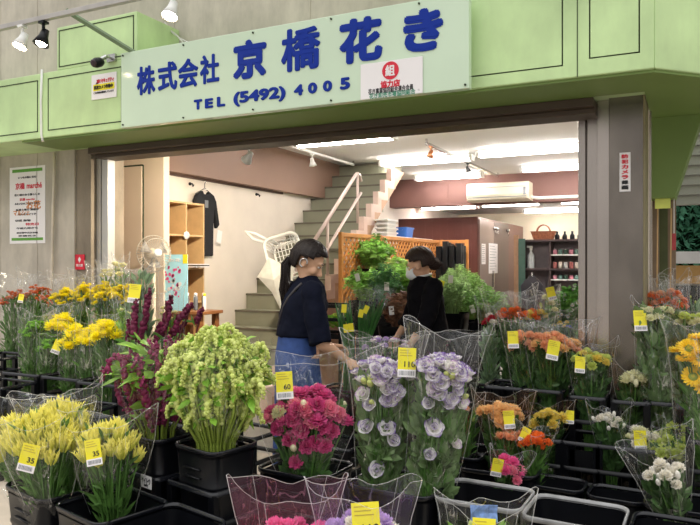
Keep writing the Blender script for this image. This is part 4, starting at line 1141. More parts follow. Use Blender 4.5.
def price_card(root, loc, sz, txt, rot):
    w_, h_ = sz * .62, sz
    c = MB(); box(c, -w_ / 2, w_ / 2, 0, .0015, -h_ / 2, h_ / 2)
    M = Matrix.Translation(loc) @ Matrix.Rotation(R(rot), 4, 'Y') @ Matrix.Rotation(R(-10), 4, 'X')
    co = c.build('price_card', M_yel, root, M=M)
    b = MB(); box(b, -w_ / 2, w_ / 2, -.001, 0, -h_ / 2, -h_ * .24); b.build('white_strip', M_paper, co)
    b = MB(); rr = random.Random(int(loc[0] * 1e4) & 255); x = -w_ * .4
    while x < w_ * .4:
        ww = rr.choice((.001, .002, .0028)) * sz / .1; box(b, x, x + ww, -.002, -.001, -h_ * .44, -h_ * .29); x += ww + .0022 * sz / .1
    b.build('barcode', M_grprint, co)
    b = MB()
    for k in range(3): box(b, -w_ * .4, w_ * (.1 + .1 * k), -.001, 0, h_ * (.4 - k * .09), h_ * (.425 - k * .09))
    b.build('print_lines', pmat('ochre_print', (190, 170, 60), .6), co)
    if txt: text_on(txt, 'price_text', M_dkprint, co, (w_ * .16, -.0012, -h_ * .06), w_ * .2 * len(txt), h_ * .19, bold=.012, depth=.001)

# ================================================================ buckets and stands
def bucket(label, c, zrim, w=.37, d=.31, rotz=0, floor=0.0, group=None, rim=None, h=None):
    """tapering black flower bucket with a folded rim; stands at height floor"""
    o = thing('flower_bucket', label, 'bucket', (c[0], c[1], floor), rotz, group)
    H = zrim - floor
    mb = MB(); rings = []; k0 = .80
    for t, off in ((0, 0), (.06, .0), (.07, .006), (.3, .006), (.31, 0), (.62, 0), (.63, .006), (.66, .006), (.67, 0), (.93, 0)):
        s = k0 + (1 - k0) * t; rings.append(rrect(w * s + off, d * s + off, .05, H * t))
    loft(mb, rings, True, False)
    rings = [rrect(w * .97 - .008, d * .97 - .008, .05, H * .95), rrect(w * .8 - .012, d * .8 - .012, .045, .012)]
    loft(mb, rings, False, True)
    for q in range(2):
        box(mb, -w * .18, w * .18, -d / 2 * .985 - .006, -d / 2 * .95, H * (.72 + .08 * q), H * (.735 + .08 * q))
    mb.build('bucket_body', M_black, o, True)
    mb = MB(); loft(mb, [rrect(w * .985, d * .985, .05, H - .02), rrect(w + .010, d + .010, .055, H - .02), rrect(w + .012, d + .012, .055, H - .003), rrect(w + .008, d + .008, .055, H),
                         rrect(w - .006, d - .006, .045, H), rrect(w - .012, d - .012, .045, H - .012)], False, False)
    mb.build('bucket_rim', rim or M_rim, o, True)
    return o
def stand(label, c, zrim, w=.37, d=.31, rotz=0, group=None, tray=None, name='bucket_stand', slat=True):
    """open black frame that holds bunches upright"""
    o = thing(name, label, 'stand', (c[0], c[1], 0), rotz, group)
    t = .014
    def ring(z, nm, hh=.02, s=1.0):
        mb = MB(); W, D = w * s, d * s
        outer0, outer1 = rrect(W, D, .03, z - hh), rrect(W, D, .03, z); in1, in0 = rrect(W - 2 * t, D - 2 * t, .02, z), rrect(W - 2 * t, D - 2 * t, .02, z - hh)
        loft(mb, [outer0, outer1, in1, in0, outer0], False, False); mb.build(nm, M_black if nm != 'top_frame' else M_rim, o, True)
    ring(zrim, 'top_frame'); ring(zrim - .13, 'middle_frame', .022); ring(max(.12, zrim * .35), 'lower_frame', .03)
    for sx in (-1, 1):
        for sy in (-1, 1):
            mb = MB(); x, y = sx * (w / 2 - .02), sy * (d / 2 - .02); box(mb, x - .018, x + .018, y - .014, y + .014, 0, zrim - .01); mb.build('leg', M_black, o, bevel=.003)
    tz_ = tray if tray is not None else max(.05, zrim - .42)
    mb = MB(); box(mb, -w / 2 + .02, w / 2 - .02, -d / 2 + .02, d / 2 - .02, tz_ - .015, tz_)
    for sy in (-1, 1): box(mb, -w / 2 + .01, w / 2 - .01, sy * (d / 2 - .012) - .006, sy * (d / 2 - .012) + .006, tz_, tz_ + .10)
    mb.build('tray', M_blackm, o)
    return o
# ================================================================ the stock: pixel -> place through known rim heights
ROT_L = R(-14)
def rimc(px, py, z): p = atZ(px, py, z); return Vector((p.x, p.y, 0))
def top_at(px, py, b, t=None):
    """a point in the sightline px,py at about the distance of b"""
    tb = -b[0] * SN + b[1] * CS if t is None else t
    return at(px, py, tb)
SEED = [10]
def bq(name, label, cat, b, zb, px, py, w_px, wn, neck_z, head, n, hs, dt=0.0, **k):
    """bunch rising from (b, zb) to photo point px,py; w_px full width of the flower top in photo pixels"""
    tb = -b[0] * SN + b[1] * CS; T = top_at(px, py, b, tb + dt); base = Vector((b[0], b[1], zb))
    H = (T - base).length; SEED[0] += 1
    kk = dict(seed=SEED[0]); kk.update(k)
    return bouquet(name, label, cat, base, T, w_px / 2 * (tb + dt) / FPX, wn, min(.85, max(.08, (neck_z - zb) / H)), head, n, hs, **kk)
def off(b, dx, dy=0, rz=0):
    """offset in the bucket's own axes"""
    return Vector((b[0] + dx * math.cos(rz) - dy * math.sin(rz), b[1] + dx * math.sin(rz) + dy * math.cos(rz), 0))

# ---------- front left: celosia
zA = .45
A1 = rimc(58, 482, zA); A2 = rimc(112, 502, zA); A3 = rimc(166, 522, zA)
bucket('black bucket holding two yellow plumed bunches at front left', A1, zA, .36, .33, ROT_L)
bucket('black bucket holding the single yellow plumed bunch, its front half empty', A2, zA, .36, .33, ROT_L)
bucket('empty black bucket beside the one under the single yellow plumed bunch', A3, zA, .36, .33, ROT_L)
cel = dict(leaf='narrow', film=M_film, leafn=2.2, dome=.10, hd_up=.35, depthr=.7, leaf_top=.98)
bq('celosia_bouquet', 'wrapped yellow plumed bunch at the left edge, cut by the frame', 'bouquet', off(A1, -.09, .02, ROT_L), .03, 8, 428, 62, .085, zA, ['plume'], 17, 0.086, film_up=.05, **cel)
bq('celosia_bouquet', 'larger wrapped yellow plumed bunch with a tilted price card at front left', 'bouquet', off(A1, .05, -.06, ROT_L), .03, 42, 424, 72, .085, zA, ['plume'], 27, 0.082, film_up=.07, dt=-.12, tagspec=[(.0, .88, .115, '35', 14)], **cel)
bq('celosia_bouquet', 'wrapped yellow plumed bunch standing behind the larger plumed one', 'bouquet', off(A1, .08, .09, ROT_L), .03, 58, 412, 62, .06, zA, ['plume'], 20, 0.086, film_up=.08, **cel)
bq('celosia_bouquet', 'wrapped yellow plumed bunch with an upright price card left of the maroon bunch', 'bouquet', off(A2, -.06, .06, ROT_L), .03, 108, 432, 66, .09, zA, ['plume'], 25, 0.082, film_up=.06, tagspec=[(-.1, .93, .105, '35', -8)], **cel)

# ---------- amaranth: tassel bunches
def amaranth(label, b, zb, zrim, wd, ht, cA, cB, rad, n, seed, film, droop, leafc, maxlow=.2, upright=0, lfs=(.05, .09), nl=60, low_fill=False):
    r = random.Random(seed)
    o = thing('amaranth_bunch', label, 'bouquet', (b[0], b[1], zb), YAW)
    zr = zrim - zb
    for k in range(n):
        a = k * 2.39996; q = math.sqrt((k + .5) / n); xt, yt = q * wd * math.cos(a), q * wd * .62 * math.sin(a)
        zt = zr + ht * (1 - .38 * q * q) * r.uniform(.82, 1.02)
        if low_fill and q > .5 and k % 2:
            f_ = r.uniform(.22, .85); zt = zr + ht * f_; xt *= .62 + .42 * f_; yt *= .62 + .42 * f_
        x0, y0 = xt * .42, yt * .42
        st = MB(); arc = [(x0 * .5, y0 * .5, 0), (x0, y0, zr), (xt * .88, yt * .88, zr + (zt - zr) * .5), (xt, yt, zt)]
        tube(st, arc, .005, 5, L3(150, 170, 70), caps=False)
        for q2 in range(3):
            t = r.uniform(.3, 1); p = Vector(arc[2]).lerp(Vector(arc[3]), t)
            leafq(st, p, (xt * 3 + r.uniform(-1, 1), yt * 3 + r.uniform(-1, 1) - .3, r.uniform(-.2, .9)), r.uniform(*lfs), r.uniform(*lfs) * .5, jit(leafc, r, .3), r, .4)
        so = st.build('flower_stem', M_leafv, o, vcol=True)
        tm = MB(); ox = Vector((xt, yt, 0)); ox = ox.normalized() if ox.length > .01 else Vector((1, 0, 0))
        A_ = [Vector(v) for v in arc]; f0 = r.uniform(*droop)
        def on(f): return A_[1].lerp(A_[2], f / .5) if f < .5 else A_[2].lerp(A_[3], (f - .5) / .5)
        pts = [on(f0 + (1 - f0) * q_ / 5) + Vector((r.uniform(-.008, .008), r.uniform(-.008, .008), 0)) for q_ in range(6)]
        nod = r.uniform(.03, .07); pe = A_[3]
        pts += [pe + ox * nod * .5 + Vector((0, 0, .012)), pe + ox * nod * .9 + Vector((0, 0, -.01)), pe + ox * nod * 1.05 + Vector((0, 0, -nod))]
        tassel(tm, pts, rad, cA, cB, r)
        tm.build('flower_tassel', M_petal, so, True, True)
    fm = MB()
    for k in range(nl):
        t = r.uniform(.1, 1); a = r.uniform(0, 6.28); q = r.uniform(.3, 1); w_ = wd * (.22 + .7 * t)
        leafq(fm, (q * w_ * math.cos(a) * .8, q * w_ * .62 * math.sin(a) * .8, zr + ht * t * .9), (math.cos(a), math.sin(a), r.uniform(0, 1)), r.uniform(*lfs), r.uniform(*lfs) * .5, jit(leafc, r, .35), r, .3)
    fm.build('foliage', M_leafv, o, vcol=True)
    if film:
        rings = []
        for i in range(10):
            t = i / 9; w_ = wd * (.30 + .85 * t ** .8)
            rings.append([(w_ * math.cos(2 * PI * j / 32) * (1 + .05 * math.sin(5 * j + i)), w_ * .66 * math.sin(2 * PI * j / 32) * (1 + .05 * math.cos(4 * j)), zr * .7 + (ht * .86 + zr * .3) * t + (.04 if i == 9 and j % 4 == 0 else 0)) for j in range(32)])
        mb = MB(); loft(mb, rings, False, False); mb.build('plastic_sleeve', film, o, True)
    return o
zM = .66
BM = rimc(162, 430, zM); BG = rimc(216, 441, zM)
for lab, b_ in (('tall black stand of the drooping maroon bunch, white price slip on its front', BM), ('tall black stand under the big pale green tasselled bunch', BG)):
    stand(lab, b_, .50, .33, .30, ROT_L, tray=.2)
bkM = bucket('black bucket of the drooping maroon bunch, raised on its stand', BM, zM, .29, .26, ROT_L, floor=.2)
bkG = bucket('black bucket of the big pale green tasselled bunch, raised on its stand', BG, zM, .29, .26, ROT_L, floor=.2)
slp = atZ(163, 462, .5)
pc = thing('price_slip', 'small white price slip on the stand front below the maroon bunch', 'label', off(BM, .13, -.172, ROT_L) + Vector((0, 0, .49)), ROT_L)
mb = MB(); box(mb, -.04, .04, 0, .002, -.03, .025); mb.build('card', M_paper, pc)
text_on('ケイトウ', 'lettering', M_dkprint, pc, (0, -.001, .002), .066, .026, bold=.03, depth=.001)
text_on('350円', 'lettering', M_dkprint, pc, (0, -.001, -.018), .03, .012, bold=.02, depth=.001)
amaranth('big pale green tasselled amaranth bunch in front of the wooden table', BG, .24, zM, .215, .50, L3(196, 210, 100), L3(232, 240, 150), .0145, 130, 4, M_film, (.3, .8), L3(130, 176, 60), .05, low_fill=True)
amaranth('maroon and green amaranth bunch with large leaves leaning left of the pale green one', off(BM, -.03, 0, ROT_L), .24, zM, .21, .46, L3(128, 36, 78), L3(160, 58, 104), .017, 18, 9, M_film, (.0, .35), L3(130, 172, 66), .0, lfs=(.08, .15), nl=40)
# extra maroon mass low at the bucket and light green shoots belong to the same bunch
def maroon_spikes(label, b, zb, spec, seed, leafc=L3(90, 140, 60)):
    """stiff thick maroon spikes: spec list of (px,py bottom) -> (px,py top), radius"""
    r = random.Random(seed); o = thing('maroon_spike_bunch', label, 'bouquet', (b[0], b[1], zb))
    tb = -b[0] * SN + b[1] * CS
    for (xa, ya, xb, yb, rad, bend, dt) in spec:
        A = at(xa, ya, tb + dt) - o.location; B = at(xb, yb, tb + dt) - o.location
        st = MB(); tube(st, [(r.uniform(-.03, .03), r.uniform(-.03, .03), 0), A * .9 + Vector((0, 0, 0)), B], .006, 5, L3(110, 60, 60), caps=False)
        for q in range(4): leafq(st, A * r.uniform(.5, 1), (r.uniform(-1, 1), r.uniform(-1, 1), .5), .12, .05, jit(leafc, r, .3), r)
        so = st.build('flower_stem', M_leafv, o, vcol=True)
        m_ = A.lerp(B, .5) + Vector((CS, SN, 0)) * bend
        tm = MB(); tassel(tm, [A, A.lerp(m_, .6), m_, m_.lerp(B, .6), B], rad, L3(92, 20, 52), L3(126, 34, 74), r, .5)
        tm.build('flower_spike', M_petal, so, True, True)
    return o
zS = .62
BS1 = Vector(atY(150, 350, 3.35)); BS1.z = 0
BS2 = Vector(atY(185, 350, 3.5)); BS2.z = 0
for lab, b_ in (('black bucket of the upright maroon spikes behind the leafy maroon bunch', BS1), ('black bucket of the leaning maroon spikes behind the pale green bunch', BS2)):
    bucket(lab, b_, zS, .34, .28, 0)
maroon_spikes('upright dark maroon spikes rising left of the blue poster', BS1, .03, [(134, 338, 136, 298, .026, 0, 0), (140, 340, 149, 288, .023, .01, 0), (145, 342, 146, 300, .022, 0, .1), (128, 345, 130, 318, .02, 0, .05)], 3)
maroon_spikes('leaning dark maroon spikes in front of the blue poster and table', BS2, .03, [(172, 335, 193, 302, .026, -.02, 0), (160, 338, 172, 296, .025, 0, 0), (180, 330, 186, 312, .02, .02, .1), (196, 322, 203, 306, .022, 0, .1), (164, 330, 166, 300, .014, .03, -.05), (155, 345, 160, 322, .02, 0, 0)], 5)
bq('green_sleeve_bunch', 'tall wrapped grey green bunch with yellow and blue price tag behind the upright maroon spikes', 'bouquet', off(BS1, -.08, .08), .03, 140, 278, 26, .07, zS, ['bud_green'], 6, .012, leaf='grey', film=M_film2, leafn=2.2, leaf_top=1.0, film_up=.06, tagspec=[(-.1, .93, .12, '', 8)], depthr=.8)
bq('yellow_tipped_bunch', 'wrapped pale yellow bunch between the upright and the leaning maroon spikes', 'bouquet', off(BS2, -.08, .06), .03, 166, 308, 26, .06, zS, ['lemon_tip'], 8, .022, leaf='bright', film=M_film2, film_up=.12, depthr=.8)

# ---------- left wall stock
def yrow(pxs, Y): return [Vector((atY(p, 330, Y).x, Y, 0)) for p in pxs]
# back row buckets on stands
zB = .70
for k, (p_, lab) in enumerate(((14, 'far left black stand with the two orange brown bunches'), (66, 'black stand with the first yellow mum bunches beside the wall'), (112, 'black stand with the yellow mum bunches nearest the shop opening'))):
    c_ = yrow([p_], 3.92)[0]
    stand(lab, c_, zB, .40, .30, 0, tray=.34)
    if k == 0: W0 = c_
    if k == 1: W1 = c_
    if k == 2: W2_ = c_
mum = dict(leaf='narrow', leafn=2.6, depthr=.75, dome=.09, film_w=1.12, hd_up=.5)
bq('orange_mum_bouquet', 'wrapped orange brown mums at the far left with a crinkled clear top', 'bouquet', off(W0, -.05, .0), .345, 16, 291, 32, .09, zB, ['orange_mum'], 16, .038, film=M_film2, film_up=.12, **mum)
bq('orange_mum_bouquet', 'wrapped orange brown mums with small yellow card, second from the left edge', 'bouquet', off(W0, .12, .0), .345, 39, 288, 34, .085, zB, ['orange_mum'], 18, .038, film=M_film2, film_up=.10, tagspec=[(-.6, .90, .07, '', 0)], **mum)
for i, (b_, px, py, lab, cap) in enumerate([(off(W1, -.10), 65, 289, 'leftmost wrapped yellow mum bunch in the back row', .1), (off(W1, .08), 85, 287, 'second wrapped yellow mum bunch in the back row', .1),
                                     (off(W2_, -.10), 105, 284, 'third wrapped yellow mum bunch in the back row, the highest', .12), (off(W2_, .08), 122, 286, 'rightmost wrapped yellow mum bunch in the back row', .12)]):
    bq('yellow_mum_bouquet', lab, 'bouquet', b_, .345, px, py, 26, .075, zB, ['yellow_mum'], 16, .046, film=M_film2, film_up=cap, group='yellow mum bunches in the back row', **mum)
W3_ = yrow([104], 4.12)[0]
W3_ = off(W2_, .0, .0)
for i, (px, py) in enumerate(((106, 268), (115, 264), (121, 262))):
    bq('lemon_flower_bunch', ['pale lemon flower bunch peeping above the third yellow mum bunch', 'middle pale lemon flower bunch above the yellow mums', 'highest pale lemon flower bunch beside the shutter guide'][i], 'bouquet', off(W2_, -.04 + i * .05, .11), .345, px, py, 12, .03, zB, ['lemon_tip'], 3, .032, leaf='narrow', film=M_film2, film_up=.03, depthr=.8, leafn=.6)
# mid row
zC = .66
m0 = rimc(36, 370, zC); C1 = Vector((atY(36, 370, 3.5).x, 3.5, 0)); C2 = Vector((atY(76, 370, 3.5).x, 3.5, 0)); C3 = Vector((atY(112, 370, 3.45).x, 3.45, 0)); C0 = Vector((atY(0, 370, 3.55).x, 3.55, 0))
stand('black stand with the two green button mum bunches', C1, zC, .38, .30, 0, tray=.26)
stand('black stand with the big yellow bunches in the middle row', C2, zC, .38, .30, 0, tray=.26)
stand('black stand with the yellow bunch next to the maroon leafy bunch', C3, zC, .36, .30, 0, tray=.26)
stand('empty high black stand at the left edge of the picture', C0, .74, .36, .34, 0, tray=.3)
stand('lower empty black stand at the left edge before the high one', Vector((atY(2, 400, 3.2).x, 3.2, 0)), .62, .36, .3, 0, tray=.2)
for k, px in enumerate((44, 84, 118)):
    c_ = Vector((atY(px, 400, 3.17 - .02 * k).x, 3.17 - .02 * k, 0))
    stand(['empty low black stand before the green button mums', 'empty low black stand before the big yellow bunches', 'empty low black stand behind the tagged yellow plumed bunch'][k], c_, .55, .36, .28, 0, tray=.2)
bq('green_mum_bouquet', 'wrapped green button mums, the higher bunch of the two', 'bouquet', off(C1, -.08), .265, 35, 322, 28, .085, zC, ['green_mum'], 15, .042, film=M_film, film_up=.06, **mum)
bq('green_mum_bouquet', 'wrapped green button mums, the lower bunch with a yellow tag', 'bouquet', off(C1, .09, -.02), .265, 52, 338, 26, .075, zC, ['green_mum'], 13, .040, film=M_film, film_up=.05, tagspec=[(.7, .93, .10, '', 14)], **mum)
bq('big_yellow_bouquet', 'wrapped big yellow flowers standing highest in the middle row', 'bouquet', off(C1, .14, .08), .265, 62, 316, 30, .07, zC, ['big_yellow'], 15, .052, film=M_film, film_up=.09, **mum)
bq('big_yellow_bouquet', 'wrapped big yellow flowers in the centre of the middle row', 'bouquet', off(C2, -.08, -.03), .265, 78, 330, 32, .08, zC, ['big_yellow'], 17, .052, film=M_film, film_up=.02, **mum)
bq('big_yellow_bouquet', 'wrapped big yellow flowers right of the centre of the middle row', 'bouquet', off(C2, .08, -.03), .265, 94, 330, 30, .075, zC, ['big_yellow'], 16, .052, film=M_film, film_up=.02, **mum)
bq('big_yellow_bouquet', 'wrapped big yellow flowers beside the large maroon leaves', 'bouquet', off(C3, -.04), .265, 108, 322, 32, .085, zC, ['big_yellow'], 17, .052, film=M_film, film_up=.05, **mum)
bq('leafy_stock_bunch', 'wrapped green leafy bunch right of the yellow middle row', 'bouquet', off(C3, .11, .06), .265, 126, 302, 20, .05, zC, ['lemon_tip'], 4, .022, leaf='bright', film=M_film, film_up=.03, leafn=1.4)

# ---------- centre: carnations, lisianthus
zP = .50
BP = rimc(306, 464, zP)
stand('open black stand holding the bucket of deep pink carnations', BP, .34, .40, .34, R(-4), tray=.06)
bucket('black bucket of the deep pink carnations', BP, zP, .37, .30, R(-4), floor=.062)
r_ = random.Random(1)
fr = [(-.75, .80, 'carn_deep', 1.0), (-.45, .74, 'carn_deep', 1.0), (-.1, .80, 'carn_deep', 1.1), (.2, .86, 'carn_pink', 1.1), (.5, .82, 'carn_deep', 1.1), (.75, .78, 'carn_deep', 1.0), (.35, .72, 'carn_deep', 1.05), (.05, .70, 'carn_deep', 1.0),
      (-.35, .60, 'carn_deep', .9), (-.3, .86, 'carn_deep', 1.1), (-.65, .90, 'carn_cream', .9), (.0, .92, 'carn_pink', 1.0), (.6, .92, 'carn_pink', 1.1), (.85, .88, 'carn_pink', 1.0), (-.35, .68, 'bud_cream', 1.0), (.6, .70, 'carn_deep', 1.0), (-.2, .92, 'carn_deep', 1.0), (.3, .95, 'carn_deep', 1.0)]
bq('carnation_bouquet', 'large wrapped bunch of deep pink carnations with cream buds at the centre', 'bouquet', off(BP, .02, -.03), .08, 306, 392, 100, .13, zP, ['carn_deep', 'carn_deep', 'carn_deep', 'carn_pink', 'carn_deep', 'bud_cream'], 30, .042, dome=.12, depthr=.55, leaf='dark', film=M_film, film_w=1.10, film_up=.17, leafn=2.0, front=fr, tagspec=[(-.32, 1.08, .12, '60', -4)], peak=.07)

zL = .46
BL = rimc(400, 480, zL)
bucket('black bucket of the two white and purple bouquets in the centre', BL, zL, .40, .31, R(-3))
lk = ['lisi', 'lisi_open', 'lisi', 'lisi_white', 'lisi', 'lisi_open']
def lfront(r, n, z0, z1):
    o = []
    for k in range(n):
        o.append((r.uniform(-.85, .85), z0 + (z1 - z0) * (k + r.random()) / n, r.choice(['lisi', 'lisi_open', 'lisi', 'lisi_white', 'bud_green']), r.uniform(.9, 1.15)))
    return o
rr = random.Random(21)
lf1 = lfront(rr, 18, .80, .98) + [(-.7, .70, 'lisi', 1.15), (.1, .70, 'lisi_open', 1.2), (.4, .64, 'lisi', 1.0), (-.3, .50, 'lisi', 1.2)]
bq('lisianthus_bouquet', 'left of the two tall wrapped white and purple edged bouquets', 'bouquet', off(BL, -.09, -.01, R(-3)), .03, 384, 363, 62, .105, zL, lk, 30, .036, dome=.07, depthr=.6, leaf='shiny', film=M_film, film_w=1.08, film_up=.11, leafn=4.2, front=lf1, tagspec=[(.62, 1.02, .13, '110', 2)], peak=.05)
lf2 = lfront(rr, 18, .80, .98) + [(-.25, .70, 'lisi_open', 1.3), (-.3, .58, 'lisi', .9), (.75, .64, 'lisi_white', .8)]
bq('lisianthus_bouquet', 'right of the two tall wrapped white and purple edged bouquets', 'bouquet', off(BL, .10, -.01, R(-3)), .03, 446, 360, 60, .105, zL, lk, 30, .036, dome=.07, depthr=.6, leaf='shiny', film=M_film, film_w=1.08, film_up=.13, leafn=4.2, front=lf2, peak=.06)
b_ = off(BP, .19, .12)

# front centre: sleeves whose buckets fall below the picture
F1 = rimc(290, 600, .40); F2 = rimc(372, 610, .40); F3 = rimc(482, 600, .42)
for lab, b_ in (('lowest front black bucket holding the pink wrapped carnations', F1), ('lowest front black bucket holding the lilac wrapped carnations', F2), ('lowest front black bucket holding the sleeve with blue paper', F3)):
    bucket(lab, b_, .42, .37, .30, R(-2))
bq('carnation_bouquet', 'pink carnations in pink film at the bottom edge of the picture', 'bouquet', F1, .03, 290, 526, 84, .11, .40, ['carn_hot', 'carn_deep'], 16, .036, dome=.05, depthr=.6, leaf='dark', film=M_filmp, film_w=1.0, film_up=.12, peak=.05, leafn=1.2)
bq('carnation_bouquet', 'lilac carnations in violet film with a 110 price card at the bottom edge', 'bouquet', F2, .03, 365, 522, 84, .11, .40, ['carn_lilac', 'carn_lilac', 'carn_white'], 16, .036, dome=.04, depthr=.6, leaf='dark', film=M_filmv, film_w=1.0, film_up=.10, peak=.04, leafn=1.2, tagspec=[(.02, 1.04, .13, '110', -2)])
SG = bq('small_green_bunch', 'clear sleeve with blue paper and yellow card before the empty bucket', 'bouquet', F3, .03, 484, 526, 74, .10, .42, ['bud_green'], 8, .02, leaf='bright', film=M_film, film_w=1.1, film_up=.06, depthr=.6, leafn=2.0, tagspec=[(-.15, 1.0, .11, '', 4)])
c_ = at(484, 511, 2.28); bpx = None
mb = MB(); r_ = random.Random(4); g_ = [[(-.045 + .03 * i, r_.uniform(-.008, .008), -.035 + .028 * j) for i in range(4)] for j in range(3)]
mb.add([p for row in g_ for p in row], [(j * 4 + i, j * 4 + i + 1, j * 4 + i + 5, j * 4 + i + 4) for j in range(2) for i in range(3)]); po_ = mb.build('blue_paper', pmat('blue_white_paper', (120, 150, 206), .5, .5, 40), SG); po_['label'] = 'crumpled blue and white paper'; bpy.context.view_layer.update(); po_.matrix_local = SG.matrix_world.inverted() @ (Matrix.Translation(c_) @ Matrix.Rotation(YAW, 4, 'Z'))
po_.modifiers.new('s', 'SOLIDIFY').thickness = .002

# front right empties
M_rimw = pmat('pale_rim', (150, 150, 150), .3, .3, 14)  # rim much paler than the black bucket body
A6 = rimc(485, 492, zA); A7 = rimc(576, 510, zA); A8 = rimc(684, 536, zA); A9 = rimc(672, 500, zA)
bucket('empty black bucket with pale rim right of the white and purple bouquets', A6, zA, .37, .30, R(-2), rim=M_rimw)
bucket('second empty black bucket with pale rim, at the bottom right of centre', A7, zA, .37, .30, R(-2), rim=M_rimw)
bucket('empty black bucket cut by the bottom right corner', off(A7, .39, -.04), zA, .36, .30, R(-2))
b9 = Vector(atZ(668, 502, zA)); b9.z = 0
b9 = Vector((b9.x + .08, b9.y + .12, 0))
bucket('black bucket under the leaning white flower sleeve at lower right', b9, zA - .02, .34, .26, R(-2))
bq('white_flower_bunch', 'wrapped small white flowers leaning left at lower right with a blue band', 'bouquet', off(b9, .03, 0), .03, 662, 470, 46, .06, zA, ['carn_white', 'bud_white'], 14, 0.029, dome=.05, leaf='dark', film=M_film2, film_w=1.2, film_up=.12, dt=-.1, leafn=1.4, depthr=.7)
for k, (px, py) in enumerate(((558, 481), (618, 492))):
    c_ = rimc(px, py, .385)
    bucket(['small empty black bucket behind the second pale rimmed bucket, left one', 'small empty black bucket behind the second pale rimmed bucket, right one'][k], c_, .385, .25, .20, R(-3))

# ---------- C group: small tagged roses and carnations
zc = .43
c1 = rimc(500, 466, zc); c1 = Vector((c1.x, c1.y + .05, 0))
bucket('black bucket crowded with small apricot, peach, orange and pink bunches', c1, zc, .38, .30, 0)
sm = dict(depthr=.75, film_w=1.15, leafn=2.0, hd_up=.9)
bq('apricot_bunch', 'wrapped apricot carnations with price card and brown film, top of the small bunches', 'bouquet', off(c1, -.05, .10), .03, 502, 408, 46, .045, zc, ['carn_apricot'], 17, 0.036, leaf='dark', film=M_filmb, film_up=.06, dome=.04, tagspec=[(.1, .95, .09, '', -6)], **sm)
bq('peach_bunch', 'wrapped pale peach flowers just below the apricot carnations', 'bouquet', off(c1, .0, .02), .03, 509, 431, 30, .04, zc, ['carn_peach'], 12, 0.025, leaf='narrow', film=M_film2, film_up=.03, dome=.03, tagspec=[(.75, 1.0, .075, '', 24)], **sm)
bq('orange_bunch', 'wrapped bright orange flowers leaning right beside the peach ones', 'bouquet', off(c1, .12, .0), .03, 536, 437, 32, .04, zc, ['carn_orange'], 12, 0.027, leaf='narrow', film=M_film2, film_up=.04, dome=.03, **sm)
bq('pink_rose_bunch', 'wrapped pink roses with a narrow yellow tag, lowest of the small bunches', 'bouquet', off(c1, -.02, -.10), .03, 511, 463, 34, .04, zc, ['carn_hot', 'carn_pink'], 14, 0.029, leaf='dark', film=M_film2, film_up=.03, dome=.04, dt=-.08, tagspec=[(-.85, .98, .085, '', 3)], **sm)
c2 = rimc(448, 452, .45); c2 = Vector((c2.x, c2.y + .1, 0))
bucket('black bucket of dull peach flowers behind the white and purple bouquets', c2, .45, .36, .3, 0)
bq('dull_peach_bunch', 'small orange peach flowers half hidden right of the purple edged bouquets', 'bouquet', off(c2, .05, 0), .03, 462, 408, 34, .07, .45, ['carn_peach', 'carn_orange', 'bud_green'], 9, .022, leaf='narrow', film=M_film, film_up=.03, dome=.06, **sm)
bq('dull_peach_bunch', 'second small dull flower bunch behind the purple edged bouquets', 'bouquet', off(c2, -.08, 0), .03, 440, 402, 34, .06, .45, ['carn_apricot', 'bud_green'], 7, .022, leaf='narrow', film=M_film, film_up=.03, dome=.06, **sm)

# ---------- D row along the foot of the column
zd = .52
def dpos(px, Y=3.85): return Vector((atY(px, 430, Y).x, Y, 0))
dst = [(548, 'open black stand with the pale yellow roses'), (584, 'empty cell stand between the yellow roses and the white roses'), (618, 'open black stand with the leafy white roses before the column'), (652, 'open black stand with the tagged cream flowers'), (688, 'open black stand with the lime green flowers at right edge')]
DP = []
for px, lab in dst:
    c_ = dpos(px); DP.append(c_); stand(lab, c_, zd, .20, .30, 0, tray=.12)
bq('yellow_rose_bunch', 'wrapped pale yellow roses right of the orange ones', 'bouquet', off(DP[0], .0, -.02), .125, 549, 414, 36, .07, zd, ['carn_yellow'], 14, 0.034, leaf='dark', film=M_filmb, film_up=.04, dome=.03, tagspec=[(.85, 1.0, .07, '', 4)], **sm)
bq('white_rose_bunch', 'wrapped white roses with dark leaves at the foot of the column', 'bouquet', off(DP[2], -.02, -.02), .125, 610, 418, 32, .07, zd, ['carn_white', 'bud_white'], 14, 0.027, leaf='dark', film=M_film, film_up=.05, dome=.03, **sm)
bq('cream_flower_bunch', 'wrapped cream flowers with a large price card right of the white roses', 'bouquet', off(DP[3], .0, -.02), .125, 643, 432, 34, .065, zd, ['carn_cream', 'carn_white'], 14, 0.029, leaf='dark', film=M_film2, film_up=.03, dome=.03, tagspec=[(-.5, .96, .10, '', 6)], **sm)
bq('lime_carnation_bunch', 'left one of the two lime green carnation bunches at the right', 'bouquet', off(DP[4], -.05, -.08), .125, 668, 442, 40, .06, zd, ['carn_lime'], 14, 0.036, leaf='dark', film=M_film, film_up=.0, dome=.04, **sm)
bq('lime_carnation_bunch', 'right one of the two lime green carnation bunches, cut by the frame', 'bouquet', off(DP[4], .06, -.06), .125, 692, 442, 40, .06, zd, ['carn_lime'], 14, 0.036, leaf='dark', film=M_film, film_up=.0, dome=.04, **sm)
bq('lime_carnation_bunch', 'pale green carnation bunch behind the two lime green ones', 'bouquet', off(DP[4], -.03, .08), .125, 676, 424, 30, .05, zd, ['carn_lime'], 11, 0.034, leaf='dark', film=M_film, film_up=.02, dome=.04, **sm)

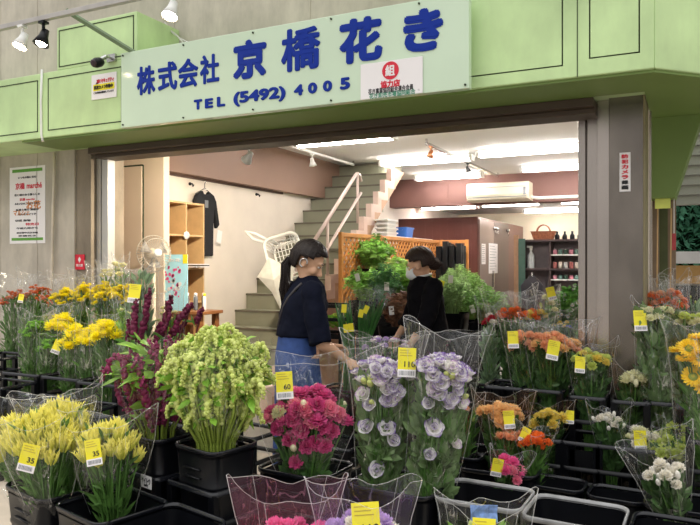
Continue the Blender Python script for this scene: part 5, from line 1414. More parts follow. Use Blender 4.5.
# ---------- E row
ze = .72
def epos(px, Y=4.08): return Vector((atY(px, 390, Y).x, Y, 0))
est = [(508, 4.15, 'black stand left of the tall peach bouquet'), (546, 4.15, 'black stand of the tall peach bouquets before the shop opening'), (590, 4.05, 'black stand of the lime yellow flowers before the column'), (632, 4.02, 'black stand of the small cream rose bunch before the column'), (664, 4.06, 'black stand of the tall leafy cream bunch right of the column'), (694, 4.0, 'black stand at the right edge under the golden flowers')]
EP = []
for k, (px, Y, lab) in enumerate(est):
    c_ = epos(px, Y); EP.append(c_); stand(lab, c_, ze, .20 if k > 1 else .235, .27, 0, tray=.32)
bq('peach_carnation_bouquet', 'tall wrapped peach carnations with price card in front of the opening', 'bouquet', off(EP[1], .03, -.03), .325, 556, 338, 56, .10, ze, ['carn_peach', 'carn_apricot'], 24, 0.036, leaf='dark', film=M_film, film_up=.09, dome=.05, hd_up=.9, leafn=2.6, tagspec=[(-.3, .92, .11, '', 10)], depthr=.7, film_w=1.15)
bq('peach_carnation_bouquet', 'tall wrapped peach carnations with yellow tag, left neighbour of the other peach bunch', 'bouquet', off(EP[1], -.10, -.0), .325, 527, 334, 40, .08, ze, ['carn_peach'], 17, 0.034, leaf='dark', film=M_film, film_up=.08, dome=.05, hd_up=.9, leafn=2.4, tagspec=[(-.75, .97, .10, '', 0)], depthr=.7, film_w=1.15)
bq('lime_flower_bouquet', 'wrapped lime yellow flowers with price card in front of the column', 'bouquet', off(EP[2], .0, -.03), .325, 592, 354, 38, .085, ze, ['carn_lime', 'carn_yellow'], 20, 0.029, leaf='dark', film=M_film2, film_up=.05, dome=.04, hd_up=.9, leafn=2.2, tagspec=[(-.75, .92, .09, '', 5)], depthr=.7, film_w=1.15)
bq('cream_rose_bunch', 'small wrapped cream roses low before the column', 'bouquet', off(EP[3], .0, -.02), .325, 634, 378, 30, .07, ze, ['carn_cream', 'bud_cream'], 14, 0.034, leaf='dark', film=M_filmb, film_up=.05, dome=.03, leafn=1.4, depthr=.7, film_w=1.2)
bq('leafy_cream_bouquet', 'tall leafy sleeve with cream tops and yellow card right of the column', 'bouquet', off(EP[4], -.03, -.03), .325, 656, 313, 34, .09, ze, ['carn_cream'], 16, 0.028, leaf='shiny', film=M_film, film_up=.04, dome=.0, leafn=4.5, leaf_top=.97, tagspec=[(-.95, .96, .11, '', 0)], depthr=.7, film_w=1.15)
bq('yellow_cream_bouquet', 'wrapped pale yellow flowers with yellow card at the right edge, behind the golden ones', 'bouquet', off(EP[5], -.04, .05), .325, 688, 318, 34, .08, ze, ['carn_lime', 'carn_cream'], 16, 0.028, leaf='grey', film=M_filmb, film_up=.04, dome=.0, leafn=2, tagspec=[(.55, .98, .10, '', 0)], depthr=.7)
SF = Vector((atY(722, 430, 3.55).x, 3.55, 0))
stand('black stand of the golden daisies at the right edge', SF, .66, .30, .28, 0, tray=.26)
sff = [(-.8, .95, 'sunflower', .9), (-.5, .9, 'sunflower', 1), (-.75, .8, 'sunflower', 1), (-.4, .75, 'sunflower', 1), (-.1, .85, 'sunflower', 1), (.1, .72, 'sunflower', 1), (.3, .9, 'sunflower', 1), (-.05, .97, 'sunflower', .9)]
bq('golden_daisy_bouquet', 'tall sleeve of golden yellow daisies with price card at the right edge', 'bouquet', off(SF, -.02, -.02), .265, 704, 336, 60, .12, .62, ['sunflower'], 16, .050, leaf='narrow', film=M_film, film_up=.06, dome=.1, leafn=2.4, front=sff, tagspec=[(-.15, .78, .12, '', 12)], depthr=.6)
# beyond the column: orange and grey green sleeves
BK = Vector((atY(668, 330, 4.6).x + .06, 4.62, 0)); BK2 = Vector((atY(692, 330, 4.5).x, 4.5, 0))
stand('black stand behind the column at right with coral flowers', BK, .8, .3, .28, 0, tray=.4)
stand('black stand behind the golden daisies with the grey green sleeve', off(BK2, .12, .05), .8, .26, .28, 0, tray=.4)
bq('coral_flower_bunch', 'wrapped coral orange flowers behind the leafy cream sleeve', 'bouquet', off(BK, -.03, 0), .405, 654, 292, 26, .07, .8, ['carn_peach', 'carn_orange'], 16, 0.029, leaf='narrow', film=M_film2, film_up=.09, depthr=.7)
bq('coral_flower_bunch', 'second coral orange flower sleeve behind the leafy cream sleeve', 'bouquet', off(BK, .09, 0), .405, 673, 293, 24, .07, .8, ['carn_peach', 'carn_orange'], 14, 0.029, leaf='narrow', film=M_film2, film_up=.08, depthr=.7)
bq('grey_green_bunch', 'grey green leafy sleeve with crinkled film at the right edge', 'bouquet', off(BK2, .05, 0), .405, 690, 296, 34, .08, .8, ['bud_green'], 5, .014, leaf='grey', film=M_film2, film_up=.1, depthr=.7, leafn=2.5)
# orange cloth person-like shape: a stooping orange watering hose reel is shown blurred; built as wrapped orange flower bunch
# ---------- inside the opening
zi = .62
I1 = Vector((atY(496, 380, 4.75).x, 4.75, 0)); I2 = Vector((atY(522, 380, 4.85).x, 4.85, 0)); I3 = Vector((atY(560, 360, 4.9).x, 4.95, 0))
bucket('black bucket of the narrow red topped sleeve inside the opening', off(I1, -.05), zi, .26, .26)
bucket('black bucket of the bright orange flowers inside the opening', off(I2, .02), zi, .30, .28)
bucket('black bucket of the pale bunches before the bottle shelf', off(I3, .10), zi, .36, .3)
bq('red_flower_bunch', 'narrow leafy sleeve with a red and white top inside the opening', 'bouquet', off(I1, -.05), .03, 490, 318, 16, .06, zi, ['carn_red', 'carn_white'], 6, .028, leaf='grey', film=M_film, film_up=.1, leafn=2.2, dome=.02, depthr=.8)
bq('orange_flower_bouquet', 'wide sleeve of bright orange flowers inside the opening', 'bouquet', off(I2, .0), .03, 510, 312, 34, .10, zi, ['carn_orange', 'orange_mum'], 20, 0.031, leaf='dark', film=M_film, film_up=.14, leafn=2.4, dome=.01, depthr=.7)
bq('orange_flower_bouquet', 'second sleeve of bright orange flowers, behind the peach carnations', 'bouquet', off(I2, .12, .08), .03, 534, 313, 30, .05, zi, ['carn_orange', 'carn_yellow'], 16, 0.029, leaf='dark', film=M_film, film_up=.12, leafn=1.6, dome=.01, depthr=.7)
bq('tagged_white_bunch', 'thin sleeve of white and blue flowers with a yellow tag before the bottle shelf', 'bouquet', off(I3, .0), .03, 547, 296, 18, .05, zi, ['carn_cream', 'bud_green'], 5, .03, leaf='grey', film=M_film2, film_up=.04, leafn=1.8, tagspec=[(.1, 1.02, .09, '', -8)], depthr=.8)
bq('blue_flower_bunch', 'sleeve with small blue and yellow flowers behind the peach carnations', 'bouquet', off(I3, .12), .03, 562, 318, 26, .06, zi, ['blue_bit', 'carn_yellow'], 9, .02, leaf='dark', film=M_film2, film_up=.06, leafn=1.6, depthr=.8)

for k, (px, py, z, wd) in enumerate([(246, 428, .52, .36), (338, 440, .40, .34), (270, 505, .34, .30)]):
    stand(['empty open black frame between the pale green bunch and the carnations', 'empty open black frame behind the carnation bucket and the white bouquets', 'low empty black frame in front of the carnation stand'][k], rimc(px, py, z), z, wd, .28, R(-8), tray=.1)
# ================================================================ people
M_skin = pmat('skin', (216, 170, 138), .5, .03, 20)
M_hair = pmat('dark_brown_hair', (30, 21, 19), .45, .4, 40, .5, spec=.3, stretch=(6, 6, .6))
M_hair2 = pmat('brown_hair', (44, 28, 23), .45, .4, 40, .5, spec=.3, stretch=(6, 6, .6))
M_navy = pmat('navy_black_fabric', (20, 23, 36), .95, .15, 14, spec=.08)
M_blk = pmat('black_fabric', (17, 16, 19), .95, .2, 14, spec=.08)
M_jean = pmat('blue_denim', (46, 72, 128), .8, .15, 30)
M_darkpants = pmat('dark_trousers', (30, 30, 36), .85, .15, 20)

def limb(mb, pts, rad, n=14):
    """smooth tapered tube through joints"""
    P = [Vector(p) for p in pts]; out = []; rr = []
    for i in range(len(P) - 1):
        p0 = P[max(i - 1, 0)]; p1 = P[i]; p2 = P[i + 1]; p3 = P[min(i + 2, len(P) - 1)]
        for k in range(6):
            t = k / 6
            out.append(.5 * ((2 * p1) + (p2 - p0) * t + (2 * p0 - 5 * p1 + 4 * p2 - p3) * t * t + (3 * p1 - p0 - 3 * p2 + p3) * t ** 3))
            rr.append(rad[i] * (1 - t) + rad[i + 1] * t)
    out.append(P[-1]); rr.append(rad[-1])
    tube(mb, out, rr, n)
    ball(mb, out[0], rr[0], 12, 8); ball(mb, out[-1], rr[-1], 12, 8)
def ell(cx, cy, z, a, b, n=24): return [(cx + a * math.cos(2 * PI * k / n), cy + b * math.sin(2 * PI * k / n), z) for k in range(n)]
def remesh(o, vox, sm=3):
    m = o.modifiers.new('r', 'REMESH'); m.mode = 'VOXEL'; m.voxel_size = vox; m.use_smooth_shade = True
    s = o.modifiers.new('s', 'SMOOTH'); s.iterations = sm; s.factor = .5
def hand(mb, wrist, d, palm_n, curl, s=1.0, mirror=1):
    """palm and five bent fingers; d = direction wrist to knuckles, palm_n = direction the palm faces"""
    d = Vector(d).normalized(); pn = Vector(palm_n); pn = (pn - d * pn.dot(d)).normalized(); side = d.cross(pn) * mirror   # side towards the thumb
    w = Vector(wrist)
    for k in range(7):
        f = k / 6
        for q in (-1, -.33, .33, 1):
            ball(mb, w + d * (.015 + .068 * f) * s + side * q * (.018 + .014 * f) * s, .0135 * s, 8, 6)
    lens = (.070, .078, .072, .056)
    for k in range(4):
        base = w + d * .082 * s + side * (.032 - .0215 * k) * s
        p = [w + d * .05 * s + side * (.026 - .018 * k) * s, base]; dir_ = d.copy(); L_ = lens[k] * s
        spread = side * (.14 - .09 * k)
        for j, fr_ in enumerate((.45, .32, .23)):
            a = curl * (j + 1) * .55
            dd = (d * math.cos(a) + pn * math.sin(a) + spread * .4).normalized(); p.append(p[-1] + dd * L_ * fr_)
        tube(mb, p, [.009 * s, .0088 * s, .0082 * s, .0075 * s, .0062 * s], 8); ball(mb, p[-1], .0065 * s, 8, 6)
    p = [w + d * .015 * s + side * .012 * s, w + d * .03 * s + side * .034 * s + pn * .008 * s, w + d * .055 * s + side * .052 * s + pn * .018 * s, w + d * .08 * s + side * .054 * s + pn * .028 * s]
    tube(mb, p, [.013 * s, .0115 * s, .0095 * s, .0072 * s], 8); ball(mb, p[-1], .0072 * s, 8, 6)

def head_parts(body, root, C, Mh, hairmat, style, mask=False):
    """add a head about C with local frame Mh (x forward, y left, z up) to the body mesh, plus face details and hair as children"""
    T = Matrix.Translation(C) @ Mh
    def add(fn):
        m = MB(); fn(m); body.merge(m, T)
    add(lambda m: ball(m, (-.012, 0, .018), .094, 20, 14, sq=(1.0, .80, 1.0)))
    add(lambda m: ball(m, (.022, 0, -.035), .070, 18, 12, sq=(.92, .84, 1.08)))
    add(lambda m: ball(m, (.045, 0, -.080), .032, 14, 10, sq=(1.0, 1.15, .9)))
    add(lambda m: tube(m, [(.078, 0, .008), (.094, 0, -.018), (.106, 0, -.036)], [.007, .009, .011], 8))
    add(lambda m: (ball(m, (.104, 0, -.037), .0105, 8, 6), ball(m, (.096, .009, -.040), .008, 8, 6), ball(m, (.096, -.009, -.040), .008, 8, 6)))
    add(lambda m: (ball(m, (.086, 0, -.060), .013, 10, 6, sq=(.6, 1.6, .5)), ball(m, (.084, 0, -.069), .013, 10, 6, sq=(.6, 1.4, .55))))
    for s in (-1, 1):
        add(lambda m: (ball(m, (.055, s * .042, -.030), .026, 10, 8), ball(m, (.076, s * .030, .024), .018, 10, 6, sq=(.6, 1.3, .5))))
        add(lambda m: (ball(m, (-.010, s * .076, -.012), .030, 12, 8, sq=(.62, .34, 1.0)), ball(m, (-.010, s * .080, -.034), .011, 8, 6)))
    def child(nm, fn, mat, smooth=True, sub=None):
        m = MB(); fn(m); o = m.build(nm, mat, root, smooth, M=T); return o
    for s in (-1, 1):
        child('eye', lambda m: ball(m, (.074, s * .030, .004), .0105, 12, 8, sq=(.9, 1.15, .62)), pmat('eye_white', (230, 224, 218), .2))
        child('iris', lambda m: ball(m, (.0815, s * .031, .003), .0045, 10, 6, sq=(.6, 1, 1)), pmat('iris_brown', (44, 28, 22), .2))
        child('eyebrow', lambda m: tube(m, [(.087, s * .014, .026), (.087, s * .030, .031), (.074, s * .048, .025)], [.002, .0028, .0012], 6), hairmat)
        child('eyelid', lambda m: tube(m, [(.084, s * .018, .006), (.0855, s * .030, .0105), (.078, s * .043, .006)], [.0016, .0022, .0014], 6), hairmat)
    if not mask:
        child('lips', lambda m: tube(m, [(.085, -.019, -.063), (.094, -.006, -.062), (.095, 0, -.064), (.094, .006, -.062), (.085, .019, -.063)], [.001, .0038, .0042, .0038, .001], 8), pmat('lip_rose', (178, 96, 90), .4))
    else:
        def mk(m):
            rings = []
            for z, dx, wd in ((-.018, .104, .054), (-.034, .121, .062), (-.055, .122, .064), (-.078, .106, .056), (-.100, .082, .042)):
                ring = []
                for k in range(15):
                    a = -1.45 + 2.9 * k / 14
                    ring.append((dx * math.cos(a) * .62 + dx * .38 - (1 - math.cos(a)) * .02, (wd + .012) * math.sin(a), z))
                rings.append(ring)
            vs = [p for r_ in rings for p in r_]; n = 15
            m.add(vs, [(i * n + j, i * n + j + 1, (i + 1) * n + j + 1, (i + 1) * n + j) for i in range(4) for j in range(n - 1)])
        mo = child('face_mask', mk, pmat('mask_white', (226, 228, 232), .7)); mo.modifiers.new('s', 'SOLIDIFY').thickness = .003
        for s in (-1, 1):
            m = MB(); tube(m, [(.035, s * .064, -.030), (.0, s * .080, -.006), (-.022, s * .082, -.010)], .0015, 5); m.build('ear_loop', MATS['mask_white'], mo, True)
    # hair cap: shell over the skull, open at the face
    r = random.Random(8)
    nu, nv = 56, 30; vs = []; fs = []
    for i in range(nv + 1):
        th = PI * i / nv
        for j in range(nu):
            a = 2 * PI * j / nu
            dx, dy, dz = math.sin(th) * math.cos(a), math.sin(th) * math.sin(a), math.cos(th)
            wv = 1 + .022 * math.sin(a * 17 + dz * 5) + .018 * math.sin(a * 29 + 1)
            low = 1.0 if dz > -.2 else 1.0 + .10 * (-dz - .2)
            vs.append((-.014 + .107 * dx * wv, .089 * dy * wv, .022 + .105 * dz * wv * low))
    def keep(i, j):
        th = PI * (i + .5) / nv; a = 2 * PI * (j + .5) / nu
        dx, dy, dz = math.sin(th) * math.cos(a), math.sin(th) * math.sin(a), math.cos(th)
        if dz < (-.72 if style == 'ponytail' else -.50): return False
        if (dx > .42 and dz < .52) or (dx > .12 and dz < .12): return False        # face
        if dx > -.32 and dz < -.02 + (0 if style != 'low' else .0) and abs(dy) > .5: return False   # ears show
        if dx > -.3 and dz < -.3: return False
        return True
    fs = [(i * nu + j, (i + 1) * nu + j, (i + 1) * nu + (j + 1) % nu, i * nu + (j + 1) % nu) for i in range(nv) for j in range(nu) if keep(i, j)]
    m = MB(); m.add(vs, fs)
    # side fringe pieces sweeping back to the ear
    ho = m.build('hair', hairmat, root, True, M=T)
    sd = ho.modifiers.new('s', 'SOLIDIFY'); sd.thickness = .012; sd.offset = 1
    m = MB()
    def onc(dx, dy, dz, k=1.07):
        v = Vector((dx, dy, dz)).normalized() * k; return (-.014 + .107 * v.x, .089 * v.y, .022 + .105 * v.z)
    for s in (-1, 1):
        for k in range(10):
            q = k / 9
            tube(m, [onc(.62 - .5 * q, s * .08, .85), onc(.72 - .45 * q, s * .38, .62), onc(.52 - .40 * q, s * .75, .40), onc(.10 - .3 * q, s * 1.0, .16), onc(-.5, s * .85, -.05 - .1 * q), onc(-.98, s * .25, -.22)], [.003, .006, .007, .0065, .005, .003], 6)
    m.build('hair_strands', hairmat, ho, True)
    m = MB()
    if style == 'ponytail':
        for k in range(46):
            a = r.uniform(0, 6.28); d = math.sqrt(r.random()) ; ox, oy = .026 * d * math.cos(a), .026 * d * math.sin(a)
            e = r.uniform(.8, 1.1); f = r.uniform(-.012, .012)
            tube(m, [(-.085, oy * .8, -.01 + ox * .5), (-.118 + ox * .6, oy * .9, -.04), (-.118 + ox, oy * 1.2 + f, -.09), (-.085 + ox, oy * 1.4 + f, -.15), (-.04 + ox * 1.1 + f, oy * 1.2, -.22 * e), (.01 + ox * .5, oy * .6 + f * 2, -.29 * e)], [.006, .009, .010, .009, .007, .001], 5)
        m.build('ponytail', hairmat, ho, True)
        m = MB(); pts = [(-.112 + .004 * math.cos(b), .026 * math.cos(b), -.022 + .026 * math.sin(b)) for b in [2 * PI * k / 16 for k in range(17)]]
        tube(m, pts, .006, 6); m.build('hair_tie', M_blackm, ho, True)
    else:
        for k in range(40):
            a = 2 * PI * k / 40; rr = .032 + .009 * math.sin(k * 2.3)
            tube(m, [(-.080, .0 + rr * .8 * math.cos(a), -.028 + rr * .8 * math.sin(a)), (-.105, rr * math.cos(a), -.034 + rr * math.sin(a)), (-.142, rr * .9 * math.cos(a + .4), -.036 + rr * .9 * math.sin(a + .4)), (-.166, rr * .3 * math.cos(a + .9), -.052 + rr * .3 * math.sin(a + .9))], [.006, .009, .009, .004], 5)
        for k in range(5):
            tube(m, [(-.14, 0, -.04), (-.165, .006 * k - .01, -.045 - .006 * k), (-.185, .01 * k - .02, -.07 - .008 * k)], [.004, .003, .0008], 4)
        m.build('hair_bun', hairmat, ho, True)
    return T, ho

def person(label, loc, heading, arms, headC, headM, top_mat, pants_mat, hairmat, style, mask, sleeve, loose=1.0, H=1.60, neckcol=True, lean=.02, hem=.80):
    root = thing('person', label, 'person', loc, heading)
    s = H / 1.60
    mb = MB()
    # torso, hips
    sec = [(0, .80, .115, .155), (0, .88, .118, .168), (0, .96, .102, .142), (.005, 1.04, .094, .124), (.008, 1.12, .100, .134), (.010, 1.20, .106, .150), (.012, 1.27, .094, .156), (.016, 1.315, .070, .120), (.02, 1.34, .05, .062)]
    loft(mb, [ell(cx + lean * (z - .8), 0, z, a, b) for cx, z, a, b in sec])
    for sy in (-1, 1): ball(mb, (.075 + lean * .3, sy * .068, 1.185), .058, 12, 8)
    nb = Vector((.02 + lean * .5, 0, 1.30)); hc = Vector(headC)
    limb(mb, [nb, nb.lerp(hc, .5) + Vector((-.012, 0, 0)), hc + headM @ Vector((-.025, 0, -.03))], [.058, .049, .050])
    # legs and feet
    for sy, fx in ((-1, .06), (1, -.05)):
        limb(mb, [(0, sy * .082, .84), (.01 + fx * .5, sy * .088, .62), (.015 + fx, sy * .092, .44), (-.005 + fx, sy * .094, .26), (-.015 + fx, sy * .094, .08)], [.092, .076, .055, .052, .036])
        limb(mb, [(-.035 + fx, sy * .094, .04), (.05 + fx, sy * .098, .04), (.13 + fx, sy * .102, .028)], [.036, .036, .026])
    for (sh, el, wr, hd, pn, curl, mir) in arms:
        limb(mb, [sh, Vector(sh).lerp(Vector(el), .5), el, Vector(el).lerp(Vector(wr), .4), wr], [.046, .042, .034, .034, .0235])
        hand(mb, wr, hd, pn, curl, .95, mir)
    T, ho = head_parts(mb, root, hc, headM, hairmat, style, mask)
    body = mb.build('body', M_skin, root, True); remesh(body, .0055, 2)
    # top
    mb = MB(); L_ = loose
    sec2 = [(0, .80, .150, .185), (0, .90, .148, .184), (.004, 1.0, .136, .166), (.006, 1.10, .130, .162), (.008, 1.19, .128, .168), (.010, 1.26, .112, .170), (.014, 1.31, .088, .140), (.018, 1.345, .062, .085), (.022, 1.375 if neckcol else 1.35, .056, .060)]
    loft(mb, [ell(cx + lean * (z - .8), 0, z, a * L_, b * L_) for cx, z, a, b in [q for q in sec2 if q[1] >= hem]])
    for sy in (-1, 1): ball(mb, (.080 + lean * .3, sy * .068, 1.185), .068, 12, 8)
    for (sh, el, wr, hd, pn, curl, mir) in arms:
        sh, el, wr = Vector(sh), Vector(el), Vector(wr)
        if sleeve == 'elbow': pts, rr_ = [sh, sh.lerp(el, .5), el.lerp(sh, -.04)], [.064, .066, .068]
        else: pts, rr_ = [sh, sh.lerp(el, .5), el, el.lerp(wr, .55)], [.066, .070, .066, .058]
        rr_ = [x * L_ for x in rr_]
        out = [sh.lerp(pts[0], 1)] + pts[1:]
        tube(mb, out, rr_, 18); ball(mb, sh, rr_[0], 14, 10)
        if sleeve != 'elbow': ball(mb, el, rr_[2], 14, 10)
    # folds: shallow diagonal creases
    to = mb.build('shirt', top_mat, root, True); remesh(to, .009, 3)
    tx = bpy.data.textures.new('folds', 'CLOUDS'); tx.noise_scale = .11
    dm = to.modifiers.new('d', 'DISPLACE'); dm.texture = tx; dm.strength = .028; dm.mid_level = .5; dm.texture_coords = 'LOCAL'
    # trousers
    mb = MB()
    loft(mb, [ell(0, 0, z, a, b) for z, a, b in ((.74, .125, .17), (.82, .128, .172), (.90, .124, .166), (.97, .112, .152), (1.03, .106, .140))])
    for sy, fx in ((-1, .06), (1, -.05)):
        limb(mb, [(0, sy * .085, .82), (.01 + fx * .5, sy * .09, .62), (.015 + fx, sy * .093, .44), (-.003 + fx, sy * .094, .26), (-.013 + fx, sy * .094, .11)], [.104, .090, .072, .066, .062])
    po = mb.build('trousers', pants_mat, root, True); remesh(po, .012, 3)
    for sy, fx in ((-1, .06), (1, -.05)):
        mb = MB(); limb(mb, [(-.035 + fx, sy * .094, .045), (.05 + fx, sy * .098, .045), (.13 + fx, sy * .102, .034)], [.044, .043, .034]); box(mb, -.07 + fx, .155 + fx, sy * .1 - .036, sy * .1 + .036, 0, .018)
        so = mb.build('shoe', M_blackm, root, True); remesh(so, .008, 2)
    return root, T, ho

# first woman: torso turned right and a little away, head bowed to her right
P1 = at(297, 262, 4.2); P1.z = 0
hd1 = math.atan2(.829, .558)
HM1 = (Matrix.Rotation(R(-38), 4, 'Z') @ Matrix.Rotation(R(30), 4, 'Y'))
arms1 = [((.02, -.165, 1.275), (.035, -.245, .985), (.225, -.205, .865), (.75, -.1, -.42), (-.2, .5, -.8), .7, -1),
         ((.03, .165, 1.275), (.10, .235, 1.0), (.30, .14, .91), (.9, -.35, -.2), (0, -.4, -.9), .6, 1)]
w1, T1_, h1 = person('woman with a long dark ponytail in a navy top, bowing over the flowers', P1, hd1, arms1, (.075, -.015, 1.452), HM1, M_navy, M_jean, M_hair, 'ponytail', False, 'elbow', 1.04, lean=.10, hem=.97)
# earpiece ring
mb = MB(); pts = [(-.012 + .022 * math.cos(b), -.092, -.010 + .026 * math.sin(b)) for b in [2 * PI * k / 20 * .8 for k in range(21)]]
tube(mb, pts, .0042, 8); mb.build('silver_ear_ring', M_metal, w1, True, M=T1_)
# shoulder bag strap across the back
def bk_(y, z):
    prof = [(.97, .140, .170), (1.0, .136, .166), (1.10, .130, .162), (1.19, .128, .168), (1.26, .112, .170), (1.31, .088, .140), (1.345, .062, .085)]
    for (z0, a0, b0), (z1, a1, b1) in zip(prof, prof[1:]):
        if z0 <= z <= z1:
            f = (z - z0) / (z1 - z0); a, b = a0 + (a1 - a0) * f, b0 + (b1 - b0) * f; return (.008 + .10 * (z - .8) - a * 1.05 * math.sqrt(max(.05, 1 - (y / b / 1.04) ** 2)), y, z)
mb = MB(); tube(mb, [bk_(-.075, 1.325), bk_(-.06, 1.29), bk_(-.03, 1.24), bk_(0, 1.19), bk_(.035, 1.13), bk_(.07, 1.07), bk_(.10, 1.0)], .009, 6)
mb.build('bag_strap', pmat('grey_strap', (62, 58, 60), .6), w1, True)
mb = MB(); tube(mb, [(.085, -.08, 1.36), (.125, -.09, 1.22), (.13, -.08, 1.05), (.135, -.05, .9)], .008, 6); 
# second woman
P2 = at(430, 262, 5.2); P2.z = 0
hv = -Vector((CS, SN, 0)) * math.cos(R(8)) + Vector((-SN, CS, 0)) * math.sin(R(8)) * -1
hd2 = math.atan2(hv.y, hv.x)
HM2 = Matrix.Rotation(R(-34), 4, 'Z') @ Matrix.Rotation(R(20), 4, 'Y')
arms2 = [((.01, .165, 1.275), (.09, .235, 1.03), (.20, .215, .86), (.4, -.1, -.9), (0, -1, 0), .5, -1),
         ((.01, -.165, 1.275), (.09, -.235, 1.03), (.21, -.20, .87), (.4, .1, -.9), (0, 1, 0), .5, 1)]
w2, T2_, h2 = person('woman in a loose black top and white mask, hair in a bun, by the ferns', P2, hd2, arms2, (.085, 0, 1.432), HM2, M_blk, M_darkpants, M_hair2, 'bun', True, 'long', 1.06, neckcol=False, lean=.08)
mb = MB(); tube(mb, [(.055 + .062 * math.cos(b), .066 * math.sin(b), 1.352 - .012 * math.cos(b)) for b in [2 * PI * k / 24 for k in range(25)]], .008, 6); mb.build('white_collar', M_white, w2, True)
# ================================================================ green stock inside the shop
def fern(label, b, zb, ht, wd, seed, col, n=60, kind='fern', pot=.3, name='fern_bucket', cards=0, flowers=None):
    r = random.Random(seed)
    o = thing(name, label, 'plants', (b[0], b[1], 0))
    mb = MB(); loft(mb, [rrect(.26, .22, .04, zb - pot), rrect(.32, .28, .045, zb)], True, False); loft(mb, [rrect(.31, .27, .045, zb), rrect(.26, .22, .04, zb - pot + .02)], False, True); mb.build('bucket_body', M_black, o, True)
    if zb - pot > .05:
        mb = MB(); box(mb, -.18, .18, -.15, .15, zb - pot - .03, zb - pot)
        mb.build('shelf_board', M_blackm, o)
        for sx in (-1, 1):
            for sy in (-1, 1):
                mb = MB(); box(mb, sx * .16 - .015, sx * .16 + .015, sy * .13 - .015, sy * .13 + .015, 0, zb - pot - .03); mb.build('leg', M_blackm, o)
    mb = MB()
    for k in range(n):
        a = r.uniform(0, 6.28); q = math.sqrt(r.random()); x, y = q * wd * math.cos(a), q * wd * .75 * math.sin(a)
        hh = ht * (1 - .45 * q * q) * r.uniform(.65, 1.05)
        p0 = Vector((x * .2, y * .2, zb - .1)); p1 = Vector((x * .55, y * .55, zb + hh * .6)); p2 = Vector((x, y, zb + hh)); p3 = Vector((x * 1.25, y * 1.25, zb + hh * .92 - .03))
        c = jit(col, r, .35)
        tube(mb, [p0, p1, p2, p3], [.003, .0025, .002, .001], 4, c, caps=False)
        for i in range(26 if kind == 'fern' else 15):
            t = .35 + .65 * i / (26 if kind == 'fern' else 15)
            P = p0.lerp(p1, t / .5) if t < .5 else (p1.lerp(p2, (t - .5) / .33) if t < .83 else p2.lerp(p3, (t - .83) / .17))
            for s in (-1, 1):
                d = Vector((math.cos(a + s * 1.3) + r.uniform(-.4, .4), math.sin(a + s * 1.3) + r.uniform(-.4, .4), r.uniform(-.1, .6)))
                if kind == 'fern': leafq(mb, P, d, r.uniform(.03, .055), .009, jit(c, r, .2), r, .3)
                else: leafq(mb, P, d, r.uniform(.05, .085), r.uniform(.022, .036), jit(c, r, .25), r, .3)
    mb.build('foliage', M_leafv, o, vcol=True)
    if flowers:
        fk, fn = flowers
        for k in range(fn):
            a = r.uniform(3.4, 6.0); q = r.uniform(.4, 1); zz = zb + ht * r.uniform(.3, .95) * (1 - .2 * q)
            me = head_mesh(fk, 1 + k % 3); link('flower_head', me, o, M=Matrix.Translation((q * wd * .9 * math.cos(a), q * wd * .75 * math.sin(a), zz)) @ Matrix.Rotation(R(60), 4, 'X') @ Matrix.Scale(.018, 4))
    for k in range(cards):
        a = r.uniform(3.9, 5.4); p = (wd * .75 * math.cos(a), wd * .75 * math.sin(a) - .02, zb + ht * r.uniform(.35, .75))
        c = MB(); box(c, -.025, .025, 0, .002, -.04, .04); c.build('price_card', M_yel if k % 3 else M_paper, o, M=Matrix.Translation(p) @ Matrix.Rotation(R(r.uniform(-25, 25)), 4, 'Y'))
    return o
GB, GD, GL = L3(150, 198, 92), L3(96, 150, 80), L3(180, 210, 120)
def gp(px, Y): u = (px - 350) / FPX; t = Y / (SN * u + CS); return Vector((t * (CS * u - SN), Y, 0))
# plants tall on the lattice side
def hz(py, p): return CAMZ + (262 - py) * (-p.x * SN + p.y * CS) / FPX
for (lab, px, Y, ytop, ybase, wd, seed, col, n, kind, cards, fl) in [
    ('bright green leafy branches rising highest against the lattice', 372, 7.3, 232, 268, .26, 1, GB, 60, 'leaf', 0, None),
    ('bright green leafy plant below the highest branches, by the near lattice post', 366, 6.6, 266, 300, .24, 2, GB, 50, 'leaf', 1, None),
    ('feathery grey green bunch with a yellow card beside the near lattice plant', 384, 6.3, 262, 305, .17, 3, L3(88, 140, 84), 45, 'fern', 1, None),
    ('bright green leafy plant between the lattice and the second woman', 404, 6.8, 262, 292, .27, 4, GB, 60, 'leaf', 1, ('daisy_white', 6)),
    ('leafy plant with white tips behind the second woman on the lattice side', 396, 7.6, 254, 280, .22, 5, GL, 40, 'leaf', 0, ('carn_white', 6)),
    ('grey and russet leafy bunch in front of the second woman', 398, 6.0, 290, 325, .18, 6, L3(140, 100, 76), 45, 'leaf', 1, None),
    ('feathery fern bunch directly right of the second woman', 452, 6.9, 266, 312, .20, 7, L3(160, 190, 128), 60, 'fern', 2, None),
    ('tall light green fern bunch in the middle of the fern row', 468, 7.4, 268, 318, .24, 8, L3(150, 190, 108), 70, 'fern', 2, None),
    ('wide green leafy bunch at the right end of the fern row', 486, 7.0, 284, 322, .24, 9, L3(130, 176, 92), 70, 'fern', 1, None),
    ('green fern bunch behind the fern row near the black crates', 458, 8.2, 264, 300, .25, 10, L3(156, 192, 116), 60, 'fern', 0, None),
    ('white flowering leafy bush beside the column inside the shop', 574, 6.3, 286, 330, .24, 12, L3(88, 146, 60), 70, 'leaf', 0, ('daisy_white', 38)),
    ('low green leafy bush under the white flowering one', 572, 5.7, 330, 352, .18, 13, GD, 40, 'leaf', 0, None)]:
    p = gp(px, Y); zt, zb = hz(ytop, p), hz(ybase, p)
    zb = max(zb, .35)
    fern(lab, p, zb, max(.12, zt - zb), wd, seed, col, n, kind, min(.34, zb - .02), 'leafy_plant', cards, fl)
